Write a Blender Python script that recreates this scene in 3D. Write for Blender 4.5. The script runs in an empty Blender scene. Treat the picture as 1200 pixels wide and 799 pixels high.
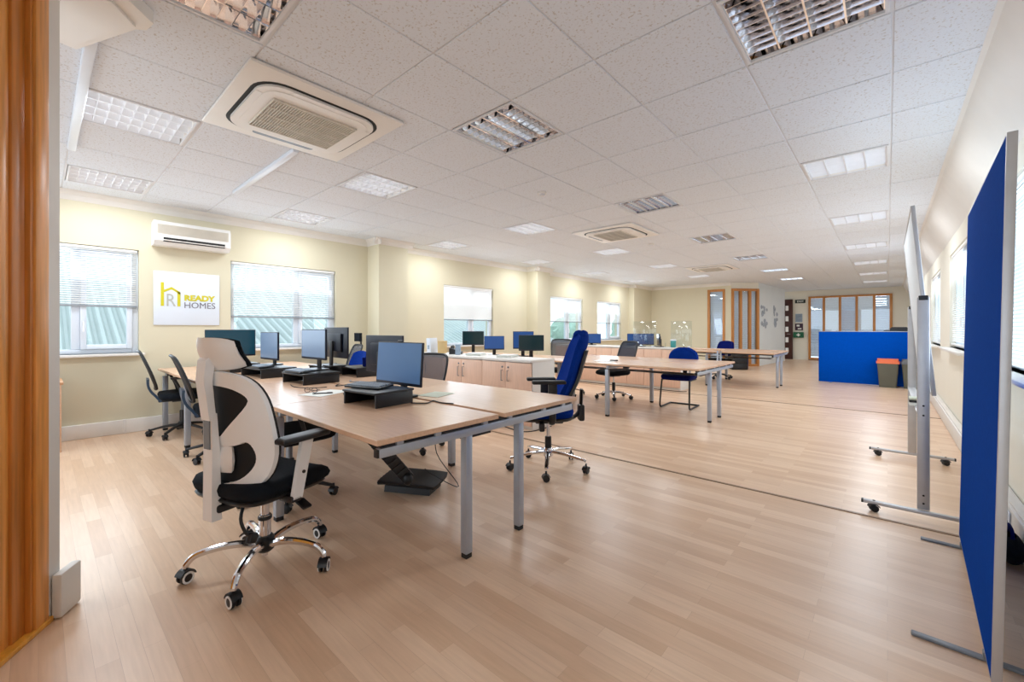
import bpy, bmesh, math, random
from mathutils import Vector, Matrix, Euler
random.seed(7)
SC = bpy.context.scene
COL = SC.collection
R = math.radians

# ------------------------------------------------------------------ camera
F_PX = 494.17
cam_d = bpy.data.cameras.new('camera')
cam_d.sensor_width = 36.0
cam_d.lens = F_PX / 1200 * 36
cam_d.shift_y = -14.0 / 1200
cam_d.clip_start = 0.05
cam_d.clip_end = 200
cam = bpy.data.objects.new('camera', cam_d)
COL.objects.link(cam)
cam.location = (0, 0, 1.2)
cam.rotation_euler = (R(90), 0, R(41.68))
SC.camera = cam

# ------------------------------------------------------------------ exposure, world, light levels
SC.view_settings.view_transform = 'Standard'
SC.view_settings.look = 'None'
SC.view_settings.gamma = 1
SC.view_settings.use_curve_mapping = False
SC.view_settings.exposure = 0.1
SC.cycles.max_bounces = 10
SC.cycles.diffuse_bounces = 6
SC.cycles.glossy_bounces = 8
SC.cycles.transparent_max_bounces = 16
SC.cycles.use_denoising = True
SC.cycles.sample_clamp_indirect = 6.0
LAMP_W = 18.0          # watts of each lit ceiling lamp
LAMP_COL = (0.87, 0.94, 1.0)
SKY = 2.2
TUBE = 4.5
DAY_W = 9.0           # watts per square metre of window daylight
DAY_COL = (0.74, 0.87, 1.0)

w = bpy.data.worlds.new('sky')
SC.world = w
w.use_nodes = True
nt = w.node_tree
nt.nodes.clear()
_o = nt.nodes.new('ShaderNodeOutputWorld')
_b = nt.nodes.new('ShaderNodeBackground')
_b.inputs['Color'].default_value = (0.80, 0.90, 1.0, 1)
_b.inputs['Strength'].default_value = SKY
nt.links.new(_b.outputs[0], _o.inputs[0])


# ------------------------------------------------------------------ materials
def srgb(r, g, b):
    f = lambda c: (c / 255 / 12.92) if c / 255 <= 0.04045 else ((c / 255 + 0.055) / 1.055) ** 2.4
    return (f(r), f(g), f(b), 1)


MATS = {}


def mat(name, col, rough=0.5, metal=0.0, noise=0.0, nscale=8.0, bump=0.0, bscale=60.0, spec=0.5, emit=None, estr=0.0, stretch=None):
    """principled material with a little procedural variation of its own colour and a bump"""
    m = bpy.data.materials.new(name)
    m.use_nodes = True
    t = m.node_tree
    b = t.nodes['Principled BSDF']
    c = srgb(*col)
    b.inputs['Base Color'].default_value = c
    b.inputs['Roughness'].default_value = rough
    b.inputs['Metallic'].default_value = metal
    b.inputs['Specular IOR Level'].default_value = spec
    if emit:
        b.inputs['Emission Color'].default_value = srgb(*emit)
        b.inputs['Emission Strength'].default_value = estr
    if noise or bump:
        tc = t.nodes.new('ShaderNodeTexCoord')
        src = tc.outputs['Object']
        if stretch:
            mp = t.nodes.new('ShaderNodeMapping')
            mp.inputs['Scale'].default_value = stretch
            t.links.new(src, mp.inputs[0])
            src = mp.outputs[0]
    if noise:
        n = t.nodes.new('ShaderNodeTexNoise')
        n.inputs['Scale'].default_value = nscale
        n.inputs['Detail'].default_value = 5
        t.links.new(src, n.inputs['Vector'])
        r = t.nodes.new('ShaderNodeValToRGB')
        r.color_ramp.elements[0].position = 0.3
        r.color_ramp.elements[1].position = 0.7
        r.color_ramp.elements[0].color = tuple(x * (1 - noise) for x in c[:3]) + (1,)
        r.color_ramp.elements[1].color = tuple(min(1, x * (1 + noise)) for x in c[:3]) + (1,)
        t.links.new(n.outputs['Fac'], r.inputs[0])
        t.links.new(r.outputs[0], b.inputs['Base Color'])
    if bump:
        n2 = t.nodes.new('ShaderNodeTexNoise')
        n2.inputs['Scale'].default_value = bscale
        n2.inputs['Detail'].default_value = 3
        t.links.new(src, n2.inputs['Vector'])
        bp = t.nodes.new('ShaderNodeBump')
        bp.inputs['Strength'].default_value = bump
        bp.inputs['Distance'].default_value = 0.002
        t.links.new(n2.outputs['Fac'], bp.inputs['Height'])
        t.links.new(bp.outputs[0], b.inputs['Normal'])
    MATS[name] = m
    return m


def thin_glass(name, tint, gloss=0.08, rough=0.0):
    m = bpy.data.materials.new(name)
    m.use_nodes = True
    t = m.node_tree
    t.nodes.clear()
    o = t.nodes.new('ShaderNodeOutputMaterial')
    mx = t.nodes.new('ShaderNodeMixShader')
    tr = t.nodes.new('ShaderNodeBsdfTransparent')
    gl = t.nodes.new('ShaderNodeBsdfGlossy')
    tr.inputs[0].default_value = tint
    gl.inputs['Roughness'].default_value = rough
    mx.inputs[0].default_value = gloss
    t.links.new(tr.outputs[0], mx.inputs[1])
    t.links.new(gl.outputs[0], mx.inputs[2])
    t.links.new(mx.outputs[0], o.inputs[0])
    MATS[name] = m
    return m


def floor_material():
    m = bpy.data.materials.new('beech_laminate')
    m.use_nodes = True
    t = m.node_tree
    N = t.nodes.new
    L = t.links.new
    b = t.nodes['Principled BSDF']
    tc = N('ShaderNodeTexCoord')
    br = N('ShaderNodeTexBrick')
    br.inputs['Scale'].default_value = 1.0
    br.inputs['Brick Width'].default_value = 0.62
    br.inputs['Row Height'].default_value = 0.066
    br.inputs['Mortar Size'].default_value = 0.0006
    br.inputs['Bias'].default_value = 0.0
    br.offset = 0.37
    br.inputs['Color1'].default_value = srgb(238, 208, 180)
    br.inputs['Color2'].default_value = srgb(220, 184, 152)
    br.inputs['Mortar'].default_value = srgb(206, 172, 144)
    L(tc.outputs['Object'], br.inputs['Vector'])
    mp = N('ShaderNodeMapping')
    mp.inputs['Scale'].default_value = (1.6, 22, 1)
    L(tc.outputs['Object'], mp.inputs[0])
    nz = N('ShaderNodeTexNoise')
    nz.inputs['Scale'].default_value = 3.0
    nz.inputs['Detail'].default_value = 6
    L(mp.outputs[0], nz.inputs['Vector'])
    rp = N('ShaderNodeValToRGB')
    rp.color_ramp.elements[0].position = 0.3
    rp.color_ramp.elements[0].color = (0.90, 0.885, 0.87, 1)
    rp.color_ramp.elements[1].position = 0.7
    rp.color_ramp.elements[1].color = (1, 1, 1, 1)
    L(nz.outputs['Fac'], rp.inputs[0])
    mu = N('ShaderNodeMix')
    mu.data_type = 'RGBA'
    mu.blend_type = 'MULTIPLY'
    mu.inputs['Factor'].default_value = 1.0
    L(br.outputs['Color'], mu.inputs[6])
    L(rp.outputs[0], mu.inputs[7])
    L(mu.outputs[2], b.inputs['Base Color'])
    b.inputs['Roughness'].default_value = 0.30
    b.inputs['Specular IOR Level'].default_value = 0.5
    MATS['floor'] = m


def tile_material():
    m = bpy.data.materials.new('fissured_tile')
    m.use_nodes = True
    t = m.node_tree
    N = t.nodes.new
    L = t.links.new
    b = t.nodes['Principled BSDF']
    tc = N('ShaderNodeTexCoord')
    n = N('ShaderNodeTexNoise')
    n.inputs['Scale'].default_value = 75
    n.inputs['Detail'].default_value = 3
    n.inputs['Roughness'].default_value = 0.6
    L(tc.outputs['Object'], n.inputs['Vector'])
    r = N('ShaderNodeValToRGB')
    r.color_ramp.elements[0].position = 0.33
    r.color_ramp.elements[0].color = srgb(196, 192, 188)
    r.color_ramp.elements[1].position = 0.43
    r.color_ramp.elements[1].color = srgb(222, 227, 234)
    L(n.outputs['Fac'], r.inputs[0])
    L(r.outputs[0], b.inputs['Base Color'])
    bp = N('ShaderNodeBump')
    bp.inputs['Strength'].default_value = 0.5
    bp.inputs['Distance'].default_value = 0.003
    L(n.outputs['Fac'], bp.inputs['Height'])
    L(bp.outputs[0], b.inputs['Normal'])
    b.inputs['Roughness'].default_value = 0.9
    b.inputs['Specular IOR Level'].default_value = 0.1
    MATS['tile'] = m


def mesh_fabric(name, col, open_fac, scale=420):
    """see-through woven mesh: a fine weave, part of it open"""
    m = bpy.data.materials.new(name)
    m.use_nodes = True
    t = m.node_tree
    N = t.nodes.new
    L = t.links.new
    b = t.nodes['Principled BSDF']
    b.inputs['Base Color'].default_value = srgb(*col)
    b.inputs['Roughness'].default_value = 0.7
    o = t.nodes['Material Output']
    mx = N('ShaderNodeMixShader')
    tr = N('ShaderNodeBsdfTransparent')
    mx.inputs[0].default_value = 1 - open_fac
    L(tr.outputs[0], mx.inputs[1])
    L(b.outputs[0], mx.inputs[2])
    L(mx.outputs[0], o.inputs[0])
    MATS[name] = m


floor_material()
tile_material()
mat('wall', (214, 206, 181), 0.85, noise=0.015, nscale=1.5, bump=0.15, bscale=120, spec=0.2)
mat('wall_pale', (233, 229, 216), 0.85, noise=0.015, nscale=1.5, bump=0.15, bscale=120, spec=0.2)
mat('wall_white', (224, 230, 234), 0.8, noise=0.015, nscale=1.5, spec=0.2)
mat('white_paint', (226, 222, 216), 0.5, noise=0.02, nscale=5)
mat('upvc', (222, 230, 240), 0.3, noise=0.01, nscale=5)
mat('blind', (240, 240, 238), 0.5, noise=0.01, nscale=3)
mat('blind_rail', (150, 156, 162), 0.4, noise=0.03, nscale=8)
mat('tbar', (220, 220, 222), 0.6, noise=0.02, nscale=8)
mat('beech', (216, 178, 148), 0.27, noise=0.07, nscale=3, stretch=(1.5, 26, 26))
mat('beech_edge', (196, 148, 108), 0.45, noise=0.06, nscale=4, stretch=(2, 20, 20))
mat('beech_door', (222, 184, 160), 0.42, noise=0.06, nscale=3, stretch=(20, 20, 1.5))
mat('pine', (224, 150, 70), 0.32, noise=0.22, nscale=3, stretch=(16, 16, 0.9))
mat('pine_dark', (198, 122, 46), 0.34, noise=0.22, nscale=3, stretch=(16, 16, 0.9))
mat('pine_gold', (234, 164, 58), 0.30, noise=0.16, nscale=3, stretch=(12, 12, 0.8))
mat('oak_frame', (190, 128, 66), 0.4, noise=0.15, nscale=3, stretch=(16, 16, 1))
mat('dark_wood', (64, 26, 16), 0.4, noise=0.2, nscale=3, stretch=(16, 16, 1))
mat('silver', (176, 184, 196), 0.38, 0.55, noise=0.03, nscale=10)
mat('alu', (188, 188, 190), 0.42, 0.6, noise=0.04, nscale=14)
mat('chrome', (222, 222, 226), 0.09, 1.0, noise=0.02, nscale=10)
mat('mirror', (235, 235, 238), 0.07, 1.0, noise=0.02, nscale=12)
mat('louvre_satin', (238, 240, 244), 0.4, 0.3, noise=0.02, nscale=12)
mat('black_plastic', (24, 25, 28), 0.42, noise=0.1, nscale=10)
mat('black_rubber', (22, 22, 24), 0.6, noise=0.1, nscale=12)
mat('black_fabric', (17, 22, 29), 0.9, noise=0.15, nscale=60, bump=0.5, bscale=400, spec=0.2)
mat('grey_plastic', (112, 116, 122), 0.4, noise=0.04, nscale=9)
mat('pad_grey', (92, 98, 106), 0.5, noise=0.06, nscale=14)
mat('white_plastic', (242, 242, 243), 0.38, noise=0.015, nscale=6)
mat('steel_blue', (58, 84, 112), 0.35, 0.2, noise=0.06, nscale=8)
mat('blue_fabric', (6, 44, 126), 0.85, noise=0.1, nscale=50, bump=0.4, bscale=350, spec=0.06)
mat('navy_fabric', (12, 24, 92), 0.85, noise=0.1, nscale=50, bump=0.4, bscale=350, spec=0.06)
mat('panel_blue', (0, 62, 150), 0.95, noise=0.06, nscale=40, bump=0.4, bscale=500, spec=0.03)
mat('screen_cover', (0, 78, 186), 0.8, noise=0.05, nscale=30, bump=0.3, bscale=300, spec=0.03)
mat('screen_glare_blue', (86, 124, 172), 0.22, noise=0.02, nscale=2)  # dark switched-off screen, its blue room reflection put into the colour
mat('screen_glare_grey', (118, 140, 168), 0.24, noise=0.02, nscale=2)  # same dark glass, with a paler grey-blue reflection painted in
mat('screen_teal', (20, 66, 84), 0.08, noise=0.03, nscale=2)
mat('screen_dark', (14, 44, 50), 0.12, noise=0.03, nscale=2)
mat('screen_blue', (46, 84, 146), 0.2, noise=0.03, nscale=2)
mat('monitor_back', (9, 20, 40), 0.42, noise=0.05, nscale=6)
mat('ac_white', (232, 229, 224), 0.45, noise=0.015, nscale=5)
mat('ac_grille', (206, 198, 184), 0.5, noise=0.04, nscale=9)
mat('slot_black', (20, 18, 16), 0.6, noise=0.1, nscale=10)
mat('key_grey', (120, 132, 146), 0.5, noise=0.08, nscale=20)
mat('paper', (232, 234, 228), 0.7, noise=0.015, nscale=6)
mat('green_paper', (214, 222, 204), 0.7, noise=0.03, nscale=6)
mat('logo_yellow', (206, 196, 36), 0.5, noise=0.02, nscale=9)
mat('logo_grey', (118, 114, 124), 0.5, noise=0.02, nscale=9)
mat('logo_pale', (176, 178, 170), 0.5, noise=0.02, nscale=9)
mat('bin_grey', (96, 96, 84), 0.5, noise=0.04, nscale=7)
mat('bin_orange', (238, 124, 84), 0.45, noise=0.04, nscale=7)
mat('sign_green', (16, 96, 62), 0.5, noise=0.04, nscale=8)
mat('sign_dark', (14, 34, 26), 0.5, noise=0.04, nscale=8)
mat('poster_dark', (64, 40, 60), 0.6, noise=0.25, nscale=9)
mat('poster_blue', (150, 168, 186), 0.6, noise=0.1, nscale=20)
mat('art_grey', (162, 172, 186), 0.7, noise=0.35, nscale=14)
mat('roof_sheet', (176, 186, 184), 0.55, noise=0.05, nscale=0.8)
mat('hazed_leaves', (150, 176, 160), 0.8, noise=0.2, nscale=3)  # foliage green paled, bright outdoor haze put into the colour
mat('bark', (92, 76, 60), 0.9, noise=0.2, nscale=12)
mat('teal_plastic', (66, 150, 150), 0.4, noise=0.03, nscale=8)
mat('tan_box', (206, 176, 122), 0.6, noise=0.05, nscale=8)
mat('strip_brown', (146, 118, 94), 0.45, noise=0.06, nscale=8)
mat('ground', (150, 150, 146), 0.9, noise=0.06, nscale=2)
mat('tube_lit', (255, 255, 255), 0.4, noise=0.01, nscale=4, emit=(246, 250, 255), estr=TUBE)
mat('tube_off', (236, 236, 232), 0.3, noise=0.01, nscale=4)
thin_glass('glass', (0.93, 0.97, 0.97, 1), 0.06)
thin_glass('acrylic', (0.93, 0.96, 0.96, 1), 0.07)
thin_glass('tinted_glass', (0.88, 0.93, 0.97, 1), 0.10)
mesh_fabric('black_mesh', (20, 22, 27), 0.06)
mesh_fabric('grey_mesh', (70, 74, 84), 0.42)
mesh_fabric('dark_mesh', (34, 46, 66), 0.22)


# ------------------------------------------------------------------ mesh builder
class MB:
    def __init__(s):
        s.bm = bmesh.new()

    def _xf(s, verts, M):
        for v in verts:
            v.co = M @ v.co

    def box(s, c, sz, rot=None, bev=0.0, seg=2):
        M = Matrix.Translation(Vector(c))
        if rot:
            M = M @ Euler(rot).to_matrix().to_4x4()
        r = bmesh.ops.create_cube(s.bm, size=1.0)
        vs = r['verts']
        for v in vs:
            v.co = Vector((v.co.x * sz[0], v.co.y * sz[1], v.co.z * sz[2]))
        if bev:
            es = list({e for v in vs for e in v.link_edges})
            rr = bmesh.ops.bevel(s.bm, geom=es, offset=bev, segments=seg, profile=0.5, affect='EDGES')
            vs = list({v for f in rr['faces'] for v in f.verts} | {v for v in vs if v.is_valid})
        s._xf(vs, M)
        return s

    def tube(s, pts, r, n=8, cap=True, closed=False, flat=None):
        pts = [Vector(p) for p in pts]
        k = len(pts)
        rs = r if isinstance(r, (list, tuple)) else [r] * k
        tans = []
        for i in range(k):
            if closed:
                t = pts[(i + 1) % k] - pts[i - 1]
            else:
                t = pts[min(i + 1, k - 1)] - pts[max(i - 1, 0)]
            tans.append(t.normalized())
        up = Vector((0, 0, 1)) if abs(tans[0].z) < 0.9 else Vector((1, 0, 0))
        nrm = (up - tans[0] * up.dot(tans[0])).normalized()
        rings = []
        for i in range(k):
            nrm = (nrm - tans[i] * nrm.dot(tans[i])).normalized()
            bi = tans[i].cross(nrm)
            ring = []
            for j in range(n):
                a = 2 * math.pi * j / n
                fx, fy = (flat if flat else (1, 1))
                ring.append(s.bm.verts.new(pts[i] + nrm * math.cos(a) * rs[i] * fx + bi * math.sin(a) * rs[i] * fy))
            rings.append(ring)
        for i in range(k if closed else k - 1):
            a, b = rings[i], rings[(i + 1) % k]
            for j in range(n):
                s.bm.faces.new((a[j], a[(j + 1) % n], b[(j + 1) % n], b[j]))
        if cap and not closed:
            s.bm.faces.new(rings[0][::-1])
            s.bm.faces.new(rings[-1])
        return s

    def cyl(s, p0, p1, r0, r1=None, n=14):
        return s.tube([p0, p1], [r0, r0 if r1 is None else r1], n)

    def lathe(s, prof, c=(0, 0, 0), n=20, M=None):
        c = Vector(c)
        rings = []
        for (r, z) in prof:
            ring = []
            for j in range(n):
                a = 2 * math.pi * j / n
                p = Vector((max(r, 1e-4) * math.cos(a), max(r, 1e-4) * math.sin(a), z))
                if M is not None:
                    p = M @ p
                ring.append(s.bm.verts.new(p + c))
            rings.append(ring)
        for a, b in zip(rings, rings[1:]):
            for j in range(n):
                s.bm.faces.new((a[j], a[(j + 1) % n], b[(j + 1) % n], b[j]))
        s.bm.faces.new(rings[0][::-1])
        s.bm.faces.new(rings[-1])
        return s

    def prism(s, poly, h0, h1, M=None):
        """polygon in local xy from h0 to h1 along local z"""
        M = M or Matrix.Identity(4)
        a = [s.bm.verts.new(M @ Vector((x, y, h0))) for x, y in poly]
        b = [s.bm.verts.new(M @ Vector((x, y, h1))) for x, y in poly]
        n = len(poly)
        s.bm.faces.new(a[::-1])
        s.bm.faces.new(b)
        for i in range(n):
            s.bm.faces.new((a[i], a[(i + 1) % n], b[(i + 1) % n], b[i]))
        return s

    def sheet(s, f, nu, nv, th):
        """closed thin shell from f(u,v), thickness along the normal"""
        g = [[Vector(f(i / nu, j / nv)) for j in range(nv + 1)] for i in range(nu + 1)]
        A, B = [], []
        for i in range(nu + 1):
            ra, rb = [], []
            for j in range(nv + 1):
                du = g[min(i + 1, nu)][j] - g[max(i - 1, 0)][j]
                dv = g[i][min(j + 1, nv)] - g[i][max(j - 1, 0)]
                n = du.cross(dv)
                n = n.normalized() if n.length > 1e-9 else Vector((0, 0, 1))
                t = th(i / nu, j / nv) if callable(th) else th
                ra.append(s.bm.verts.new(g[i][j]))
                rb.append(s.bm.verts.new(g[i][j] - n * t))
            A.append(ra)
            B.append(rb)
        for i in range(nu):
            for j in range(nv):
                s.bm.faces.new((A[i][j], A[i + 1][j], A[i + 1][j + 1], A[i][j + 1]))
                s.bm.faces.new((B[i][j], B[i][j + 1], B[i + 1][j + 1], B[i + 1][j]))
        for i in range(nu):
            s.bm.faces.new((A[i + 1][0], A[i][0], B[i][0], B[i + 1][0]))
            s.bm.faces.new((A[i][nv], A[i + 1][nv], B[i + 1][nv], B[i][nv]))
        for j in range(nv):
            s.bm.faces.new((A[0][j], A[0][j + 1], B[0][j + 1], B[0][j]))
            s.bm.faces.new((A[nu][j + 1], A[nu][j], B[nu][j], B[nu][j + 1]))
        return s

    def plate(s, outer, holes, th, bend=None):
        """flat plate with holes in local (y,z), then bent by bend(y,z)->x, made thick along +x"""
        t = bmesh.new()
        es = []
        for loop in [outer] + holes:
            vs = [t.verts.new((0, y, z)) for y, z in loop]
            for i in range(len(vs)):
                es.append(t.edges.new((vs[i], vs[(i + 1) % len(vs)])))
        bmesh.ops.triangle_fill(t, edges=es, use_beauty=True, normal=(-1, 0, 0))
        for _ in range(3):
            lg = [e for e in t.edges if e.calc_length() > 0.035]
            if lg:
                bmesh.ops.subdivide_edges(t, edges=lg, cuts=1)
                bmesh.ops.triangulate(t, faces=t.faces[:])
        if bend:
            for v in t.verts:
                v.co.x = bend(v.co.y, v.co.z)
        bmesh.ops.recalc_face_normals(t, faces=t.faces[:])
        base = t.verts[:]
        mp = {v: s.bm.verts.new(v.co) for v in base}
        mq = {v: s.bm.verts.new(v.co + Vector((th, 0, 0))) for v in base}
        for f in t.faces:
            s.bm.faces.new([mp[v] for v in f.verts])
            s.bm.faces.new([mq[v] for v in reversed(f.verts)])
        for e in t.edges:
            if len(e.link_faces) == 1:
                a, b = e.verts
                s.bm.faces.new((mp[a], mp[b], mq[b], mq[a]))
        t.free()
        return s

    def sphere(s, c, r, nu=14, nv=8):
        M = Matrix.Translation(Vector(c)) @ Matrix.Diagonal(Vector(r).to_4d())
        bmesh.ops.create_uvsphere(s.bm, u_segments=nu, v_segments=nv, radius=1.0, matrix=M)
        return s

    def move(s, M):
        for v in s.bm.verts:
            v.co = M @ v.co
        return s

    def done(s, name, m, parent=None, ang=35, loc=None):
        bmesh.ops.recalc_face_normals(s.bm, faces=s.bm.faces[:])
        me = bpy.data.meshes.new(name)
        s.bm.to_mesh(me)
        s.bm.free()
        me.materials.append(MATS[m] if isinstance(m, str) else m)
        me.shade_smooth()
        me.set_sharp_from_angle(angle=R(ang))
        o = bpy.data.objects.new(name, me)
        COL.objects.link(o)
        if parent is not None:
            o.parent = parent
        if loc:
            o.location = loc
        return o


def tag(o, label, cat, group=None):
    o['label'] = label
    o['category'] = cat
    if group:
        o['group'] = group
    return o


def thing(name, label, cat, loc=(0, 0, 0), rz=0.0, group=None):
    o = bpy.data.objects.new(name, None)
    COL.objects.link(o)
    o.location = loc
    o.rotation_euler = (0, 0, rz)
    o.empty_display_size = 0.1
    return tag(o, label, cat, group)


def struct(o):
    o['kind'] = 'structure'
    return o


def dup(root, label, loc=None, rz=None, group=None):
    def cp(o, parent):
        c = o.copy()
        COL.objects.link(c)
        c.parent = parent
        for ch in list(o.children):
            cp(ch, c)
        return c
    c = cp(root, None)
    c['label'] = label
    if loc is not None:
        c.location = loc
    if rz is not None:
        c.rotation_euler = (0, 0, rz)
    if group:
        c['group'] = group
    return c


def text_mesh(body, size, ext=0.002, bold=0.0):
    cu = bpy.data.curves.new('lettering', 'FONT')
    cu.body = body
    cu.size = size
    cu.extrude = ext
    cu.offset = bold
    cu.resolution_u = 3
    ob = bpy.data.objects.new('lettering', cu)
    COL.objects.link(ob)
    dg = bpy.context.evaluated_depsgraph_get()
    me = bpy.data.meshes.new_from_object(ob.evaluated_get(dg))
    bpy.data.objects.remove(ob)
    return me


def add_text(name, body, m, parent, width, height, M, bold=0.0):
    """lettering fitted to width x height with its lower left corner at the matrix origin"""
    me = text_mesh(body, 1.0, 0.01, bold)
    xs = [v.co.x for v in me.vertices]
    ys = [v.co.y for v in me.vertices]
    x0, y0 = min(xs), min(ys)
    sx = width / (max(xs) - x0)
    sy = height / (max(ys) - y0)
    for v in me.vertices:
        v.co = M @ Vector(((v.co.x - x0) * sx, (v.co.y - y0) * sy, v.co.z * 0.15 + 0.0015))
    me.materials.clear()
    me.materials.append(MATS[m])
    o = bpy.data.objects.new(name, me)
    COL.objects.link(o)
    o.parent = parent
    return o


def chaikin(p, it=2):
    for _ in range(it):
        q = []
        for i in range(len(p)):
            a, b = p[i], p[(i + 1) % len(p)]
            q.append((a[0] * .75 + b[0] * .25, a[1] * .75 + b[1] * .25))
            q.append((a[0] * .25 + b[0] * .75, a[1] * .25 + b[1] * .75))
        p = q
    return p


def curve_pts(pts, n=6):
    """Catmull-Rom through the points"""
    P = [Vector(p) for p in pts]
    out = []
    for i in range(len(P) - 1):
        p0, p1, p2, p3 = P[max(i - 1, 0)], P[i], P[i + 1], P[min(i + 2, len(P) - 1)]
        for k in range(n):
            t = k / n
            out.append(0.5 * ((2 * p1) + (p2 - p0) * t + (2 * p0 - 5 * p1 + 4 * p2 - p3) * t * t + (3 * p1 - p0 - 3 * p2 + p3) * t ** 3))
    out.append(P[-1])
    return out


def rot_yz(c):
    return Matrix.Translation(Vector(c))


# matrix taking (x right, y up, z out) of a flat design onto a wall
def on_wall(origin, right, out):
    r = Vector(right).normalized()
    o = Vector(out).normalized()
    u = Vector((0, 0, 1))
    M = Matrix.Identity(4)
    for i in range(3):
        M[i][0], M[i][1], M[i][2] = r[i], u[i], o[i]
        M[i][3] = origin[i]
    return M


# ================================================================== THE ROOM
H = 2.70
XL, XR, YB = -6.6, 0.6, 20.0
TX, TY = 0.62, 0.63            # ceiling tile pitch
GX, GY = 0.02, 2.055           # a grid corner


def wall_boxes(mb, axis, face, out, a0, a1, z0, z1, holes):
    """wall slab whose room face lies at `face`; axis 'y' runs along y (x = face), 'x' runs along x"""
    holes = sorted(holes)
    segs = []
    cur = a0
    for (h0, h1, c0, c1) in holes:
        if h0 > cur:
            segs.append((cur, h0, z0, z1))
        segs.append((h0, h1, z0, c0))
        segs.append((h0, h1, c1, z1))
        cur = h1
    segs.append((cur, a1, z0, z1))
    T = 0.24
    for (p, q, r, t) in segs:
        if q - p < 1e-4 or t - r < 1e-4:
            continue
        mid = face + out * T / 2
        if axis == 'y':
            mb.box((mid, (p + q) / 2, (r + t) / 2), (T, q - p, t - r))
        else:
            mb.box(((p + q) / 2, mid, (r + t) / 2), (q - p, T, t - r))
    return mb


WIN_L = [(-0.62, 0.79, 0.92, 2.13), (1.72, 3.17, 0.93, 2.12), (5.37, 6.78, 0.86, 2.09), (8.93, 10.5, 0.84, 2.07), (11.32, 12.86, 0.86, 2.06)]
WIN_R = [(2.5, 4.7, 0.93, 2.16), (5.9, 7.82, 0.97, 2.14), (9.11, 10.9, 0.94, 2.12)]

fl = MB().box((-3.0, 9.0, -0.05), (7.9, 23.6, 0.1)).done('floor', 'floor')
struct(fl)
struct(wall_boxes(MB(), 'y', XL, -1, -1.6, 15.1, 0, 2.95, WIN_L).done('wall_left', 'wall'))
struct(wall_boxes(MB(), 'y', XR, 1, -2.6, 20.3, 0, 2.95, WIN_R).done('wall_right', 'wall_pale'))

# shallow piers on the window wall
struct(MB().box((-6.42, 4.0, 1.35), (0.36, 0.56, 2.7)).done('trim_1', 'wall'))
struct(MB().box((-6.44, 8.22, 1.35), (0.32, 0.5, 2.7)).done('trim_2', 'wall'))
struct(MB().box((-6.5, 14.1, 1.35), (0.2, 1.4, 2.7)).done('trim_3', 'wall'))

# coving
cv = MB()
cpoly = [(0, 0), (0.085, 0), (0.075, -0.02), (0.03, -0.045), (0.015, -0.085), (0, -0.1)]


def cove_run(x, y0, y1):
    M = Matrix(((1, 0, 0, x), (0, 0, 1, 0), (0, 1, 0, H - 0.004), (0, 0, 0, 1)))
    cv.prism(cpoly, y0, y1, M)


def cove_cross(y, x0, x1, sgn):
    M = Matrix(((0, 0, 1, 0), (sgn, 0, 0, y), (0, 1, 0, H - 0.004), (0, 0, 0, 1)))
    cv.prism(cpoly, x0, x1, M)


cove_run(XL, -1.2, 3.72)
cove_run(-6.24, 3.63, 4.37)
cove_run(XL, 4.28, 7.97)
cove_run(-6.28, 7.88, 8.56)
cove_run(XL, 8.47, 13.4)
cove_run(-6.4, 13.31, 14.8)
cove_cross(3.72, XL, -6.16, -1)
cove_cross(7.97, XL, -6.20, -1)
cove_cross(13.4, XL, -6.32, -1)
cove_cross(14.8, -6.5, -3.75, -1)
cv = cv.done('trim_4', 'white_paint')
struct(cv)

# ceiling: suspended tiles, open where the louvred lights sit
COLS_X = {'A': -0.29, 'B': -2.15, 'C': -4.01, 'D': -5.87}
ROW_Y = [GY - 3 * TY + TY / 2 + 4 * TY * 0 + 0.0] + [GY + TY / 2 + 4 * TY * k for k in range(7)]
lights = []
for cname, cx in COLS_X.items():
    for r, y in enumerate(ROW_Y):
        if cname == 'A' and r == 0:
            continue
        if cname in 'BCD' and r > (6 if cname == 'B' else 5):
            continue
        lights.append((cname, r, cx, y))
holes_c = {(round((cx - GX) / TX - 0.5), round((y - GY) / TY - 0.5)) for (_, _, cx, y) in lights}
xs = [(GX + TX * k, GX + TX * (k + 1), k) for k in range(-10, 0)] + [(GX, 0.385, 0), (-6.58, GX - 10 * TX, -11)]
ce = MB()
cg = MB()
for j in range(-7, 29):
    ya, yb = GY + TY * j, GY + TY * (j + 1)
    if ya > YB:
        continue
    for xa, xb, k in xs:
        if (k, j) in holes_c:
            continue
        g = 0.0045
        dz = random.uniform(-0.0012, 0.0012)
        ce.box(((xa + xb) / 2, (ya + yb) / 2, H + 0.004 + dz), (xb - xa - 2 * g, yb - ya - 2 * g, 0.016), bev=0.003, seg=1)
    cg.box((-3.1, ya, H + 0.009), (7.0, 0.024, 0.012))
for xa, xb, k in xs:
    cg.box((xa, 9.1, H + 0.0085), (0.024, 23.0, 0.012))
struct(ce.done('ceiling', 'tile', ang=8))
struct(cg.done('trim_5', 'tbar'))
struct(MB().box((-3.0, 9.0, H + 0.26), (7.9, 23.6, 0.1)).done('trim_6', 'white_paint'))      # slab above the tiles
# sloping bulkhead between ceiling and right wall
bh = MB().prism([(0.385, H + 0.02), (0.375, H - 0.006), (0.40, H - 0.012), (XR + 0.02, 2.30), (XR + 0.02, H + 0.02)], -2.6, 20.0,
                Matrix(((1, 0, 0, 0), (0, 0, 1, 0), (0, 1, 0, 0), (0, 0, 0, 1))))
struct(bh.done('trim_7', 'white_paint'))

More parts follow.
